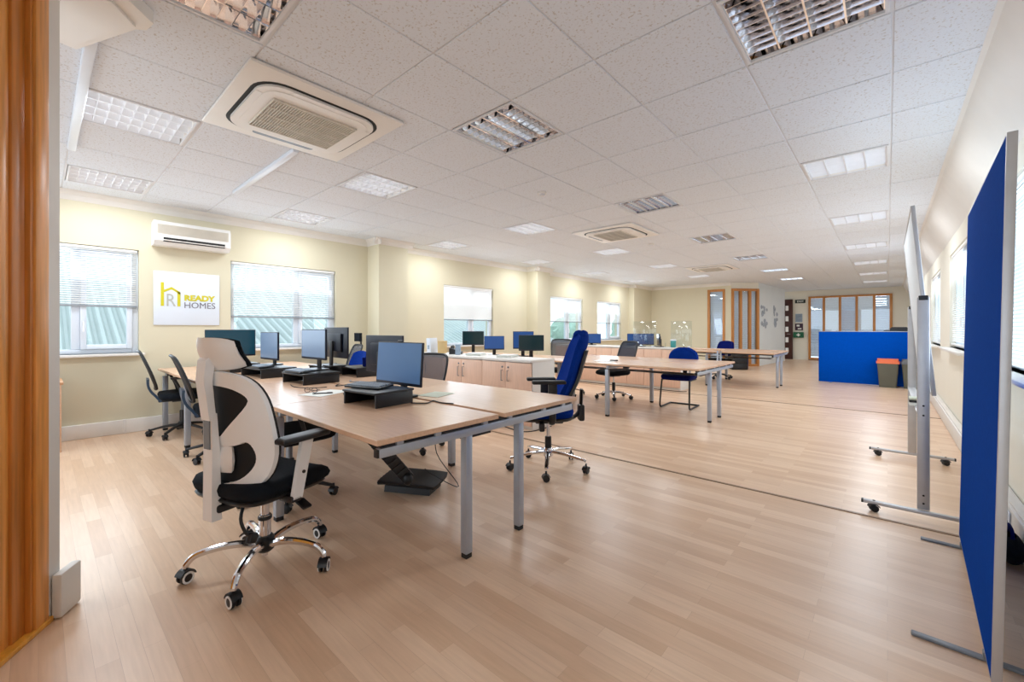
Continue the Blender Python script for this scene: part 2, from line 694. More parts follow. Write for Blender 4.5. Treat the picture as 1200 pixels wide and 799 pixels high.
# skirting trunking
sk = MB()
for ya, yb in ((-1.0, 0.66), (0.66, 1.72), (1.72, 3.72)):
    sk.box((-6.575, (ya + yb) / 2, 0.078), (0.05, yb - ya - 0.004, 0.156), bev=0.008)
for yy in (0.66, 1.72):
    sk.box((-6.573, yy, 0.08), (0.058, 0.03, 0.16), bev=0.004)
sk.box((-6.58, 11.0, 0.07), (0.04, 4.8, 0.14), bev=0.008)
struct(sk.done('baseboard_left', 'white_paint'))
sk = MB()
sk.box((0.565, 9.6, 0.08), (0.07, 20.0, 0.16), bev=0.01)
sk.box((0.57, 9.6, 0.165), (0.05, 20.0, 0.02), bev=0.004)
struct(sk.done('baseboard_right', 'white_paint'))

# dark joints across the laminate
for y in (3.54, 8.02):
    struct(MB().box((-3.0, y, 0.002), (7.1, 0.022, 0.006)).done('trim_8', 'strip_brown'))

# far end: cream wall, angled oak glazing, white side wall, back wall
struct(wall_boxes(MB(), 'x', 14.8, 1, -6.6, -3.75, 0, 2.95, [(-4.47, -3.93, 0.02, 2.5)]).done('wall_far', 'wall'))


def slanted_wall(mb, p, q, z0, z1, th, ext=0):
    p, q = Vector((p[0], p[1], 0)), Vector((q[0], q[1], 0))
    d = (q - p).normalized()
    n = Vector((-d.y, d.x, 0))
    c = (p + q) / 2 + n * th / 2
    mb.box((c.x, c.y, (z0 + z1) / 2), ((q - p).length, abs(th), z1 - z0), rot=(0, 0, math.atan2(d.y, d.x)))
    return mb


P1, P2, P3 = (-3.75, 14.8), (-3.12, 15.5), (-2.89, 18.7)
struct(slanted_wall(MB(), P1, P2, 2.5, 2.95, 0.1).done('wall_bay', 'wall_pale'))
struct(slanted_wall(MB(), P2, P3, 0, 2.95, 0.12).done('wall_side', 'wall_white'))
struct(wall_boxes(MB(), 'x', YB, 1, -3.4, 0.9, 0, 2.95, [(-2.3, 0.13, 0.02, 2.46)]).done('wall_back', 'wall_pale'))


def glazing(name, p, q, z0, z1, n, lab_mat='oak_frame', fw=0.075, fd=0.1, blind=True):
    """timber-framed glazed screen from p to q with n panes"""
    p, q = Vector((p[0], p[1], 0)), Vector((q[0], q[1], 0))
    L = (q - p).length
    d = (q - p) / L
    root = bpy.data.objects.new(name, None)
    COL.objects.link(root)
    root.location = p
    root.rotation_euler = (0, 0, math.atan2(d.y, d.x))
    root['kind'] = 'structure'
    for i in range(n + 1):
        x = L * i / n
        x = min(max(x, fw / 2), L - fw / 2)
        MB().box((x, 0, (z0 + z1) / 2), (fw, fd, z1 - z0), bev=0.006).done('mullion', lab_mat, root)
    MB().box((L / 2, 0, z1 - fw / 2), (L - 2 * fw, fd - 0.01, fw), bev=0.005).done('head_rail', lab_mat, root)
    MB().box((L / 2, 0, z0 + fw / 2), (L - 2 * fw, fd - 0.01, fw), bev=0.005).done('bottom_rail', lab_mat, root)
    for i in range(n):
        xa, xb = L * i / n + fw / 2, L * (i + 1) / n - fw / 2
        MB().box(((xa + xb) / 2, 0.0, (z0 + z1) / 2), (xb - xa, 0.008, z1 - z0 - 2 * fw)).done('pane', 'tinted_glass', root)
        if blind:
            m = MB()
            for k in range(int((z1 - z0 - 2 * fw) / 0.05)):
                m.box(((xa + xb) / 2, 0.10, z1 - fw - 0.025 - k * 0.05), (xb - xa + fw * 0.9, 0.004, 0.049), rot=(0.35, 0, 0))
            m.done('slats', 'upvc' if (i % 2 == 0) else 'blind', root)
    return root


glazing('window_9', (-4.47, 14.83), (-3.93, 14.83), 0.02, 2.5, 1)
glazing('window_10', P1, P2, 0.0, 2.5, 3)
glazing('window_11', (-2.3, 19.97), (0.13, 19.97), 0.02, 2.46, 5)

# dark timber door with small lights at the far end
d = bpy.data.objects.new('door_1', None)
COL.objects.link(d)
d.location = (-3.12, 19.93, 0)
d['kind'] = 'structure'
MB().box((0, 0, 1.19), (0.62, 0.05, 2.38), bev=0.004).done('door_leaf', 'dark_wood', d)
for k in range(5):
    MB().box((0.12, -0.03, 0.35 + k * 0.42), (0.1, 0.012, 0.2), bev=0.003).done('door_light', 'blind', d)
MB().tube([(0.24, -0.03, 1.0), (0.24, -0.08, 1.0), (0.12, -0.08, 1.0)], 0.01).done('door_handle', 'chrome', d)

# ---- the timber-framed doorway on the left of the camera (an angled partition)
E0 = Vector((-2.62, 0.06, 0))
U = Vector((0.857, -0.514, 0))          # along the partition, away from its free end
NRM = Vector((0.514, 0.857, 0))         # towards the room
MW = Matrix(((U.x, NRM.x, 0, E0.x), (U.y, NRM.y, 0, E0.y), (0, 0, 1, 0), (0, 0, 0, 1)))


def part_box(s0, s1, n0, n1, z0, z1, bev=0.0):
    return MB().box(((s0 + s1) / 2, (n0 + n1) / 2, (z0 + z1) / 2), (s1 - s0, n1 - n0, z1 - z0), bev=bev).move(MW)


struct(part_box(0.0, 0.075, -0.12, 0.0, 0, 2.95).done('wall_partition', 'white_paint'))
struct(part_box(0.056, 1.35, -0.12, 0.0, 2.62, 2.95).done('wall_partition_head', 'wall_pale'))
dr = bpy.data.objects.new('door_2', None)
COL.objects.link(dr)
dr['kind'] = 'structure'
part_box(0.075, 0.145, -0.11, 0.010, 0, 2.62, 0.004).done('architrave', 'pine', dr)
part_box(0.145, 0.16, -0.11, 0.002, 0, 2.62, 0.003).done('architrave_moulding', 'pine_dark', dr)
part_box(0.16, 0.222, -0.11, -0.014, 0, 2.62, 0.004).done('jamb', 'pine_dark', dr)
part_box(0.222, 0.268, -0.11, -0.022, 0, 2.62, 0.004).done('door_stop', 'pine', dr)
part_box(0.276, 1.14, -0.09, -0.045, 0.05, 2.6, 0.003).done('door_leaf', 'pine_gold', dr)
part_box(1.15, 1.35, -0.11, 0.012, 0, 2.62, 0.004).done('architrave', 'pine', dr)
part_box(0.056, 1.35, -0.11, 0.014, 0.0, 0.022, 0.004).done('threshold', 'pine_gold', dr)
part_box(0.15, 1.35, -0.11, -0.035, 0.022, 0.045, 0.004).done('threshold', 'pine', dr)
struct(part_box(-0.068, 0.056, 0.003, 0.038, 0.004, 0.185, 0.008).done('baseboard_partition', 'white_paint'))
# daylight through the windows
def daylight(side, y0, y1, z0, z1):
    ld = bpy.data.lights.new('window_daylight', 'AREA')
    ld.shape = 'RECTANGLE'
    ld.size = z1 - z0 - 0.1
    ld.size_y = y1 - y0 - 0.1
    ld.energy = DAY_W * ld.size * ld.size_y
    ld.color = DAY_COL
    lo = bpy.data.objects.new('window_daylight', ld)
    COL.objects.link(lo)
    x = XL + 0.02 if side < 0 else XR - 0.02
    lo.location = (x, (y0 + y1) / 2, (z0 + z1) / 2)
    lo.rotation_euler = (0, R(-100) if side < 0 else R(100), 0)


for a in WIN_L:
    daylight(-1, *a)
for a in WIN_R:
    daylight(1, *a)


# ---- windows
def make_window(name, side, y0, y1, z0, z1, mull):
    """uPVC window in the left (side=-1) or right (side=1) wall; local x points into the room"""
    face = XL if side < 0 else XR
    root = bpy.data.objects.new(name, None)
    COL.objects.link(root)
    root.location = (face, (y0 + y1) / 2, z0)
    root.rotation_euler = (0, 0, 0 if side < 0 else math.pi)
    root['kind'] = 'structure'
    W, Hh = y1 - y0, z1 - z0
    sg = 1 if side < 0 else -1
    m = MB()
    f = 0.055
    xd = -0.09
    m.box((xd, -W / 2 + f / 2, Hh / 2), (0.07, f, Hh), bev=0.006)
    m.box((xd, W / 2 - f / 2, Hh / 2), (0.07, f, Hh), bev=0.006)
    m.box((xd, 0, f / 2), (0.07, W - 2 * f, f), bev=0.006)
    m.box((xd, 0, Hh - f / 2), (0.07, W - 2 * f, f), bev=0.006)
    m.done('window_frame', 'upvc', root)
    cuts = [-W / 2 + f] + [sg * (c - (y0 + y1) / 2) for c in (mull if side < 0 else mull)] + [W / 2 - f]
    cuts = sorted(cuts)
    for c in cuts[1:-1]:
        MB().box((xd, c, Hh / 2), (0.07, 0.07, Hh - 2 * f), bev=0.006).done('mullion', 'upvc', root)
    for i in range(len(cuts) - 1):
        a = cuts[i] + (0.035 if i > 0 else 0)
        b = cuts[i + 1] - (0.035 if i < len(cuts) - 2 else 0)
        if i == len(cuts) - 2 or len(cuts) == 2:
            s_ = 0.05                              # opening light with its own sash
            sm = MB()
            sm.box((xd + 0.03, a + s_ / 2, Hh / 2), (0.06, s_, Hh - 2 * f), bev=0.006)
            sm.box((xd + 0.03, b - s_ / 2, Hh / 2), (0.06, s_, Hh - 2 * f), bev=0.006)
            sm.box((xd + 0.03, (a + b) / 2, f + s_ / 2), (0.06, b - a - 2 * s_, s_), bev=0.006)
            sm.box((xd + 0.03, (a + b) / 2, Hh - f - s_ / 2), (0.06, b - a - 2 * s_, s_), bev=0.006)
            so = sm.done('sash', 'upvc', root)
            MB().tube([(xd + 0.06, a + s_ / 2, 0.36), (xd + 0.085, a + s_ / 2, 0.36), (xd + 0.085, a + s_ / 2, 0.25)], 0.008).done('handle', 'white_plastic', so)
        MB().box((xd, (a + b) / 2, Hh / 2), (0.012, b - a, Hh - 2 * f)).done('pane', 'glass', root)
    MB().box((0.0, 0, -0.014), (0.20, W + 0.09, 0.028), bev=0.006).done('window_sill', 'white_paint', root)
    return root


MULL = [[0.27], [2.58], [6.12], [9.75], [12.1]]
for i, ((a, b, c, e), ml) in enumerate(zip(WIN_L, MULL)):
    make_window('window_%d' % (i + 1), -1, a, b, c, e, ml)
for i, (a, b, c, e) in enumerate(WIN_R):
    make_window('window_%d' % (i + 6), 1, a, b, c, e, [(a + b) / 2])


def make_blind(label, side, y0, y1, z0, z1, tilt, pitch, group=None):
    face = XL if side < 0 else XR
    root = thing('venetian_blind', label, 'blind', (face, (y0 + y1) / 2, z0), 0 if side < 0 else math.pi, group)
    W = y1 - y0 - 0.03
    top = z1 - z0
    MB().box((-0.026, 0, top - 0.02), (0.028, W, 0.03), bev=0.003).done('head_rail', 'blind', root)
    m = MB()
    n = int((top - 0.05) / pitch)
    for k in range(n):
        z = top - 0.045 - k * pitch
        m.box((-0.026, 0, z), (0.026, W - 0.02, 0.0012), rot=(0, tilt, 0))
    m.done('slats', 'blind', root)
    MB().box((-0.026, 0, 0.01), (0.03, W, 0.022), bev=0.004).done('bottom_rail', 'blind_rail' if side < 0 else 'blind', root)
    for yy in (-W * 0.38, W * 0.38):
        MB().cyl((-0.011, yy, 0.01), (-0.011, yy, top - 0.03), 0.0012, n=5).done('cord', 'blind', root)
    MB().cyl((-0.008, W * 0.46, top - 0.62), (-0.008, W * 0.46, top - 0.05), 0.003, n=6).done('wand', 'white_plastic', root)
    return root


BL_L = [('half lowered white venetian blind in the window left of the yellow house sign', 1.45, 0.48),
        ('half lowered white venetian blind in the window right of the yellow house sign', 1.36, 0.48),
        ('closed pale grey blind half lowered in the window beyond the first pier', 1.38, 1.15),
        ('white blind half lowered in the fourth window along the left wall', 1.39, 0.55),
        ('white blind half lowered in the left wall window nearest the far corner', 1.37, 0.55)]
for (a, b, c, e), (lab, zb, tl) in zip(WIN_L, BL_L):
    make_blind(lab, -1, a, b, zb, e, tl, 0.024)
BL_R = ['white venetian blind behind the tall blue partition panel on the right wall',
        'lowered white venetian blind on the right wall between whiteboard and blue panel',
        'lowered white venetian blind on the right wall farthest from the camera']
for (a, b, c, e), lab in zip(WIN_R, BL_R):
    make_blind(lab, 1, a, b, c + 0.03, e, 0.75, 0.026)

# ---- outside the left windows
og = MB().box((-24, 6, -3.2), (34, 60, 0.2)).done('ground', 'ground')
og['kind'] = 'structure'
rf = thing('corrugated_roof', 'pale green corrugated roof of the building outside the left windows', 'roof', (-9.2, 0, 0))
m = MB()
NX, ny = 2, 560
g = []
for i in range(NX + 1):
    row = []
    for j in range(ny + 1):
        y = -14 + 30 * j / ny
        x = -i * 5.0
        hgt = 0.05 * (1 if (j // 2) % 2 else -1)
        row.append(m.bm.verts.new((x, y, -0.25 + i * 1.97 + hgt)))
    g.append(row)
for i in range(NX):
    for j in range(ny):
        m.bm.faces.new((g[i][j], g[i + 1][j], g[i + 1][j + 1], g[i][j + 1]))
m.done('roof_sheet', 'roof_sheet', rf, ang=20)
MB().box((0.1, 0, -0.3), (0.16, 30, 0.14), bev=0.02).done('gutter', 'upvc', rf)
MB().box((-5.0, 0, -1.9), (9.6, 28, 2.7)).done('wall', 'ground', rf)


def tree(label, x, y, z, h, r):
    root = thing('tree', label, 'tree', (x, y, -3.1), 0)
    mm = MB()
    rnd = random.Random(int(x * 10 + y))
    for k in range(9):
        a = rnd.uniform(0, 6.28)
        rr = rnd.uniform(0, r * 0.6)
        bmesh.ops.create_icosphere(mm.bm, subdivisions=3, radius=rnd.uniform(0.45, 0.7) * r,
                                   matrix=Matrix.Translation((rr * math.cos(a), rr * math.sin(a), 3.1 + z + h * rnd.uniform(0.25, 1.0))))
    for v in mm.bm.verts:
        v.co += Vector((rnd.uniform(-1, 1), rnd.uniform(-1, 1), rnd.uniform(-1, 1))) * 0.1
    mm.done('crown', 'hazed_leaves', root)
    MB().cyl((0, 0, 0), (0, 0, 3.1 + z + h * 0.5), 0.22, 0.12).done('trunk', 'bark', root)


tree('hazy green tree seen through the third window on the left wall', -17, 17, -1.6, 2.6, 2.2)
tree('hazy green tree seen through the fourth window on the left wall', -15, 23.5, -1.4, 2.9, 2.2)
tree('hazy green tree seen through the left wall window nearest the far corner', -14, 29, -1.4, 2.8, 2.4)


# ================================================================== CEILING FITTINGS
def make_louvre(lit):
    root = thing('ceiling_light', 'x', 'ceiling light', (0, 0, H))
    S = TX / 2 - 0.012
    m = MB()
    for sx in (-1, 1):
        m.box((sx * (S - 0.008), 0, -0.002), (0.016, 2 * S, 0.014), bev=0.002)
        m.box((0, sx * (S - 0.008), -0.002), (2 * S - 0.032, 0.016, 0.014), bev=0.002)
    m.done('trim_frame', 'tbar', root)
    t = MB()
    t.box((0, 0, 0.112), (2 * S, 2 * S, 0.006))
    for sx in (-1, 1):
        t.box((sx * (S - 0.003), 0, 0.057), (0.006, 2 * S, 0.104))
        t.box((0, sx * (S - 0.003), 0.057), (2 * S, 0.006, 0.104))
    t.done('housing', 'ac_white' if lit else 'mirror', root)
    wid = (2 * S - 0.034) / 4
    dv = MB()
    for k in range(5):                       # V-shaped mirror dividers along the lamps
        x = -2 * wid + k * wid
        dv.prism([(-0.004, 0.0), (0.004, 0.0), (0.012, 0.03), (0.034, 0.075), (-0.034, 0.075), (-0.012, 0.03)], -S + 0.017, S - 0.017,
                 Matrix(((1, 0, 0, max(min(x, 2 * wid - 0.0), -2 * wid)), (0, 0, 1, 0), (0, 1, 0, 0), (0, 0, 0, 1))))
    dv.done('divider', 'louvre_satin' if lit else 'mirror', root, ang=50)
    bl = MB()
    nb = 9
    for k in range(1, nb):
        y = -S + 0.017 + k * (2 * S - 0.034) / nb
        bl.prism([(-0.0015, 0.002), (0.0015, 0.002), (0.006, 0.05), (-0.006, 0.05)], -S + 0.018, S - 0.018,
                 Matrix(((0, 0, 1, 0), (1, 0, 0, y), (0, 1, 0, 0), (0, 0, 0, 1))))
    bl.done('louvre', 'louvre_satin' if lit else 'mirror', root)
    for k in range(4):
        x = -1.5 * wid + k * wid
        MB().cyl((x, -S + 0.03, 0.085), (x, S - 0.03, 0.085), 0.008, n=8).done('tube', 'tube_lit' if lit else 'tube_off', root)
    if lit:
        ld = bpy.data.lights.new('lamp_light', 'AREA')
        ld.shape = 'SQUARE'
        ld.size = 0.5
        ld.energy = LAMP_W
        ld.color = LAMP_COL
        lo = bpy.data.objects.new('lamp_light', ld)
        COL.objects.link(lo)
        lo.parent = root
        lo.location = (0, 0, -0.012)
    return root


ORD = ['first', 'second', 'third', 'fourth', 'fifth', 'sixth', 'seventh', 'eighth', 'ninth']
CN = {'A': 'the row by the right wall', 'B': 'the second row from the right', 'C': 'the third row from the right', 'D': 'the row nearest left windows'}
proto = {}
for (c, r, x, y) in lights:
    lit = (c in 'CD') or (c == 'A' and r >= 2)
    k = (r - 1) if c == 'A' else r
    lab = '%s louvred ceiling light, %s from camera in %s' % ('lit' if lit else 'unlit', ORD[k], CN[c])
    if lit not in proto:
        o = make_louvre(lit)
        proto[lit] = o
        o.location = (x, y, H)
        o['label'] = lab
        o['group'] = 'louvred ceiling lights'
    else:
        dup(proto[lit], lab, (x, y, H), 0, 'louvred ceiling lights')


def rr_loop(w, h, r, n=7):
    out = []
    for cx, cy, a0 in ((w - r, h - r, 0), (-w + r, h - r, 90), (-w + r, -h + r, 180), (w - r, -h + r, 270)):
        for k in range(n + 1):
            a = R(a0 + 90 * k / n)
            out.append((cx + r * math.cos(a), cy + r * math.sin(a)))
    return out


def make_cassette(label, x, y, w, d):
    root = thing('air_conditioning_cassette', label, 'air conditioner', (x, y, H - 0.008), 0, 'ceiling air conditioners')
    MB().box((0, 0, -0.010), (w, d, 0.022), bev=0.007).done('surround', 'ac_white', root)
    a, b = w * 0.385, d * 0.40
    # air slot: a dark rounded ring, wide on the two short sides
    ring = MB()
    lo, li = rr_loop(a + 0.016, b + 0.016, 0.17), rr_loop(a - 0.012, b - 0.012, 0.15)
    n = len(lo)
    for z0, z1 in ((-0.0225, -0.0215),):
        vo = [ring.bm.verts.new((p[0], p[1], z0)) for p in lo]
        vi = [ring.bm.verts.new((p[0], p[1], z0)) for p in li]
        vo2 = [ring.bm.verts.new((p[0], p[1], z1)) for p in lo]
        vi2 = [ring.bm.verts.new((p[0], p[1], z1)) for p in li]
        for i in range(n):
            j = (i + 1) % n
            ring.bm.faces.new((vo[i], vo[j], vi[j], vi[i]))
            ring.bm.faces.new((vo2[i], vi2[i], vi2[j], vo2[j]))
            ring.bm.faces.new((vo[i], vo2[i], vo2[j], vo[j]))
            ring.bm.faces.new((vi[i], vi[j], vi2[j], vi2[i]))
    ring.done('air_slot', 'slot_black', root)
    body = MB()
    body.prism(rr_loop(a - 0.008, b - 0.008, 0.15), -0.036, -0.02)
    body.prism(rr_loop(a - 0.05, b - 0.05, 0.12), -0.041, -0.035)
    body.done('front_panel', 'ac_white', root)
    for sx in (-1, 1):
        MB().prism(rr_loop(0.03, b * 0.55, 0.028), -0.0385, -0.034, Matrix.Translation((sx * (a - 0.036), 0, 0))).done('flap', 'grey_plastic' if sx < 0 else 'ac_white', root)
        MB().prism(rr_loop(a * 0.62, 0.024, 0.022), -0.0385, -0.034, Matrix.Translation((0, sx * (b - 0.032), 0))).done('flap', 'ac_white', root)
    gr = MB()
    gw, gd = a * 0.60, b * 0.70
    for k in range(34):
        yy = -gd + 2 * gd * k / 33
        gr.box((0, yy, -0.047), (2 * gw, 0.008, 0.010), rot=(0.25, 0, 0))
    for k in range(5):
        xx = -gw + 2 * gw * k / 4
        gr.box((xx, 0, -0.047), (0.009, 2 * gd, 0.014))
    gr.done('intake_grille', 'ac_grille', root)
    MB().box((0, 0, -0.0415), (2 * gw, 2 * gd, 0.002)).done('grille_back', 'slot_black', root)
    return root


make_cassette('large white ceiling cassette air conditioner above the near desks', -3.115, 1.26, 1.03, 0.98)
make_cassette('white ceiling cassette air conditioner over the middle of the room', -3.16, 5.98, 0.98, 0.98)
make_cassette('small distant white ceiling cassette air conditioner towards the back', -3.2, 10.95, 0.98, 0.98)

# white unit at the very top left of the picture
zu = 2.62
un = thing('ceiling_unit', 'white box unit on the ceiling beside the timber doorway', 'air conditioner', (-2.75, 0.15, 0))
MB().prism([(-0.36, -0.02), (0.06, 0.16), (0.09, 0.195), (0.17, 0.21), (0.29, 0.10), (0.2, -0.3), (-0.3, -0.3)], 2.635, 2.697).done('casing', 'ac_white', un)
MB().prism([(-0.3, -0.03), (0.06, 0.12), (0.10, 0.155), (0.23, 0.06), (0.16, -0.25), (-0.25, -0.25)], 2.622, 2.636).done('front_panel', 'ac_white', un)

for lab, x0, x1, y in (('white cable trunking on the ceiling beside the timber doorway', -2.98, -5.0, 0.18),
                       ('white cable trunking on the ceiling left of the large cassette', -3.66, -5.3, 1.42)):
    t = thing('ceiling_trunking', lab, 'trunking', ((x0 + x1) / 2, y, H - 0.004))
    MB().box((0, 0, -0.014), (abs(x1 - x0), 0.05, 0.028), bev=0.004).done('channel', 'upvc', t)
    MB().box((0, 0, -0.030), (abs(x1 - x0), 0.042, 0.006), bev=0.002).done('lid', 'upvc', t)

for lab, x, y in (('small round smoke detector on the ceiling beside the middle lights', -2.82, 3.66),
                  ('tiny smoke detector on the ceiling beyond the middle cassette', -3.1, 7.15)):
    t = thing('smoke_detector', lab, 'smoke detector', (x, y, H - 0.004))
    MB().lathe([(0.05, 0), (0.05, -0.018), (0.046, -0.022)], n=24).done('base', 'white_paint', t)
    MB().lathe([(0.034, -0.0205), (0.034, -0.036), (0.024, -0.046), (0.0, -0.048)], n=20).done('sensor_dome', 'tbar', t)

# ================================================================== ON THE WALLS
t = thing('wall_air_conditioner', 'long white air conditioner high on the window wall above the sign', 'air conditioner', (XL, 1.285, 2.2))
MB().prism([(0, 0), (0.15, 0.0), (0.2, 0.05), (0.2, 0.24), (0.17, 0.285), (0, 0.285)], -0.385, 0.385,
           Matrix(((1, 0, 0, 0), (0, 0, 1, 0), (0, 1, 0, 0), (0, 0, 0, 1)))).done('casing', 'ac_white', t)
m = MB()
for k in range(9):
    m.box((0.202, 0, 0.135 + k * 0.0125), (0.006, 0.70, 0.006))
m.done('intake_grille', 'ac_grille', t)
MB().box((0.1985, -0.0, 0.185), (0.004, 0.72, 0.115)).done('grille_back', 'ac_grille', t)
MB().box((0.188, 0.01, 0.065), (0.03, 0.62, 0.05)).done('outlet', 'slot_black', t)
m = MB()
m.box((0.203, 0.01, 0.058), (0.006, 0.62, 0.012), rot=(0, 0.5, 0))
m.done('flap', 'ac_white', t)

# sign board
SY0, SY1, SZ0, SZ1 = 0.92, 1.59, 1.25, 1.905
t = thing('sign_board', 'square white sign board with yellow house logo and two-line lettering', 'sign', (XL, SY0, SZ0))
MB().box((0.008, (SY1 - SY0) / 2, (SZ1 - SZ0) / 2), (0.012, SY1 - SY0, SZ1 - SZ0), bev=0.003).done('board', 'upvc', t)
W_, H_ = SY1 - SY0, SZ1 - SZ0
MS = Matrix(((0, 0, 1, 0.0142), (1, 0, 0, 0), (0, 1, 0, 0), (0, 0, 0, 1)))
fx = lambda f: f * W_
fz = lambda f: (1 - f) * H_
lg = MB()
lg.prism([(fx(.10), fz(.645)), (fx(.145), fz(.645)), (fx(.145), fz(.205)), (fx(.10), fz(.205))], 0, 0.003, MS)
lg.prism([(fx(.145), fz(.39)), (fx(.145), fz(.345)), (fx(.255), fz(.285)), (fx(.385), fz(.375)), (fx(.385), fz(.42)), (fx(.255), fz(.33))], 0, 0.003, MS)
lg.prism([(fx(.34), fz(.645)), (fx(.385), fz(.645)), (fx(.385), fz(.39)), (fx(.34), fz(.36))], 0, 0.003, MS)
lg.done('house_logo', 'logo_yellow', t)
add_text('monogram', 'R', 'logo_pale', t, 0.11 * W_ * 1.2, 0.23 * H_, MS @ Matrix.Translation((fx(.185), fz(.645), 0)), 0.0)
add_text('lettering', 'READY', 'logo_yellow', t, 0.485 * W_, 0.115 * H_, MS @ Matrix.Translation((fx(.445), fz(.535), 0)), 0.05)
add_text('lettering', 'HOMES', 'logo_grey', t, 0.485 * W_, 0.115 * H_, MS @ Matrix.Translation((fx(.445), fz(.675), 0)), 0.0)

# sheets and signs at the far end
def side_pt(y):
    k = (y - P2[1]) / (P3[1] - P2[1])
    return P2[0] + (P3[0] - P2[0]) * k


RSIDE = Vector((P3[0] - P2[0], P3[1] - P2[1], 0)).normalized()
OSIDE = Vector((RSIDE.y, -RSIDE.x, 0))
for lab, y, z, ww, hh in (('upper left of four grey drawings on the white side wall', 16.1, 1.80, 0.8, 0.34),
                          ('upper right of four grey drawings on the white side wall', 17.45, 1.82, 0.75, 0.34),
                          ('lower left of four grey drawings on the white side wall', 16.1, 1.38, 0.8, 0.26),
                          ('lower right of four grey drawings on the white side wall', 17.5, 1.43, 0.8, 0.3)):
    t = thing('wall_drawing', lab, 'drawing', (0, 0, 0), 0, 'grey drawings on the side wall')
    M = on_wall(Vector((side_pt(y), y, z)) + OSIDE * 0.006, RSIDE, OSIDE)
    m = MB()
    rnd = random.Random(lab)
    for k in range(9):
        cx, cy = rnd.uniform(-ww / 2.6, ww / 2.6), rnd.uniform(-hh / 2.6, hh / 2.6)
        rx, ry = rnd.uniform(0.06, 0.13), rnd.uniform(0.05, 0.1)
        m.prism([(cx + rx * math.cos(a * 0.7), cy + ry * math.sin(a * 0.7)) for a in range(9)], 0, 0.003 + 0.0004 * k, M)
    m.done('figures', 'art_grey', t)


def back_sign(name, label, cat, px0, px1, z0, z1, m_):
    t = thing(name, label, cat, ((px0 + px1) / 2, YB, (z0 + z1) / 2))
    MB().box((0, -0.009, 0), (px1 - px0, 0.014, z1 - z0), bev=0.003).done('plate', m_, t)
    return t


t = back_sign('exit_sign', 'dark green exit sign with white letters above the notices', 'sign', -2.74, -2.40, 2.22, 2.36, 'sign_dark')
add_text('lettering', 'EXIT', 'paper', t, 0.22, 0.07, Matrix(((1, 0, 0, -0.10), (0, 0, -1, -0.018), (0, 1, 0, -0.035), (0, 0, 0, 1))), 0.02)
t = back_sign('notice', 'pale blue notice on the wall below the exit sign', 'notice', -2.73, -2.50, 1.47, 1.80, 'poster_blue')
m = MB()
for k in range(6):
    m.box((0, -0.018, 0.12 - k * 0.045), (0.17, 0.003, 0.012))
m.done('text_lines', 'logo_grey', t)
t = back_sign('notice', 'dark pictured notice above the green first aid box', 'notice', -2.74, -2.48, 1.15, 1.42, 'poster_dark')
m = MB()
m.box((-0.03, -0.018, 0.05), (0.1, 0.003, 0.07))
m.box((0.02, -0.018, -0.07), (0.12, 0.003, 0.05))
m.done('picture', 'paper', t)
t = thing('first_aid_box', 'green first aid box with white cross on the back wall', 'first aid box', (-2.62, YB, 0.97))
MB().box((0, -0.055, 0), (0.34, 0.1, 0.22), bev=0.012).done('case', 'sign_green', t)
m = MB()
m.prism([(-.02, -.06), (.02, -.06), (.02, -.02), (.06, -.02), (.06, .02), (.02, .02), (.02, .06), (-.02, .06), (-.02, .02), (-.06, .02), (-.06, -.02), (-.02, -.02)], 0, 0.003,
        Matrix(((1, 0, 0, 0), (0, 0, -1, -0.1045), (0, 1, 0, 0), (0, 0, 0, 1))))
m.done('cross', 'paper', t)
t = thing('wall_socket', 'white double wall socket low on the right wall behind the blue panel', 'socket', (0.528, 3.78, 0.1))
MB().box((-0.004, 0, 0), (0.008, 0.146, 0.086), bev=0.003).done('plate', 'upvc', t)
m = MB()
for yy in (-0.036, 0.036):
    m.box((-0.0085, yy, 0.012), (0.002, 0.005, 0.012))
    m.box((-0.0085, yy - 0.011, -0.012), (0.002, 0.009, 0.005))
    m.box((-0.0085, yy + 0.011, -0.012), (0.002, 0.009, 0.005))
m.done('pin_slots', 'slot_black', t)


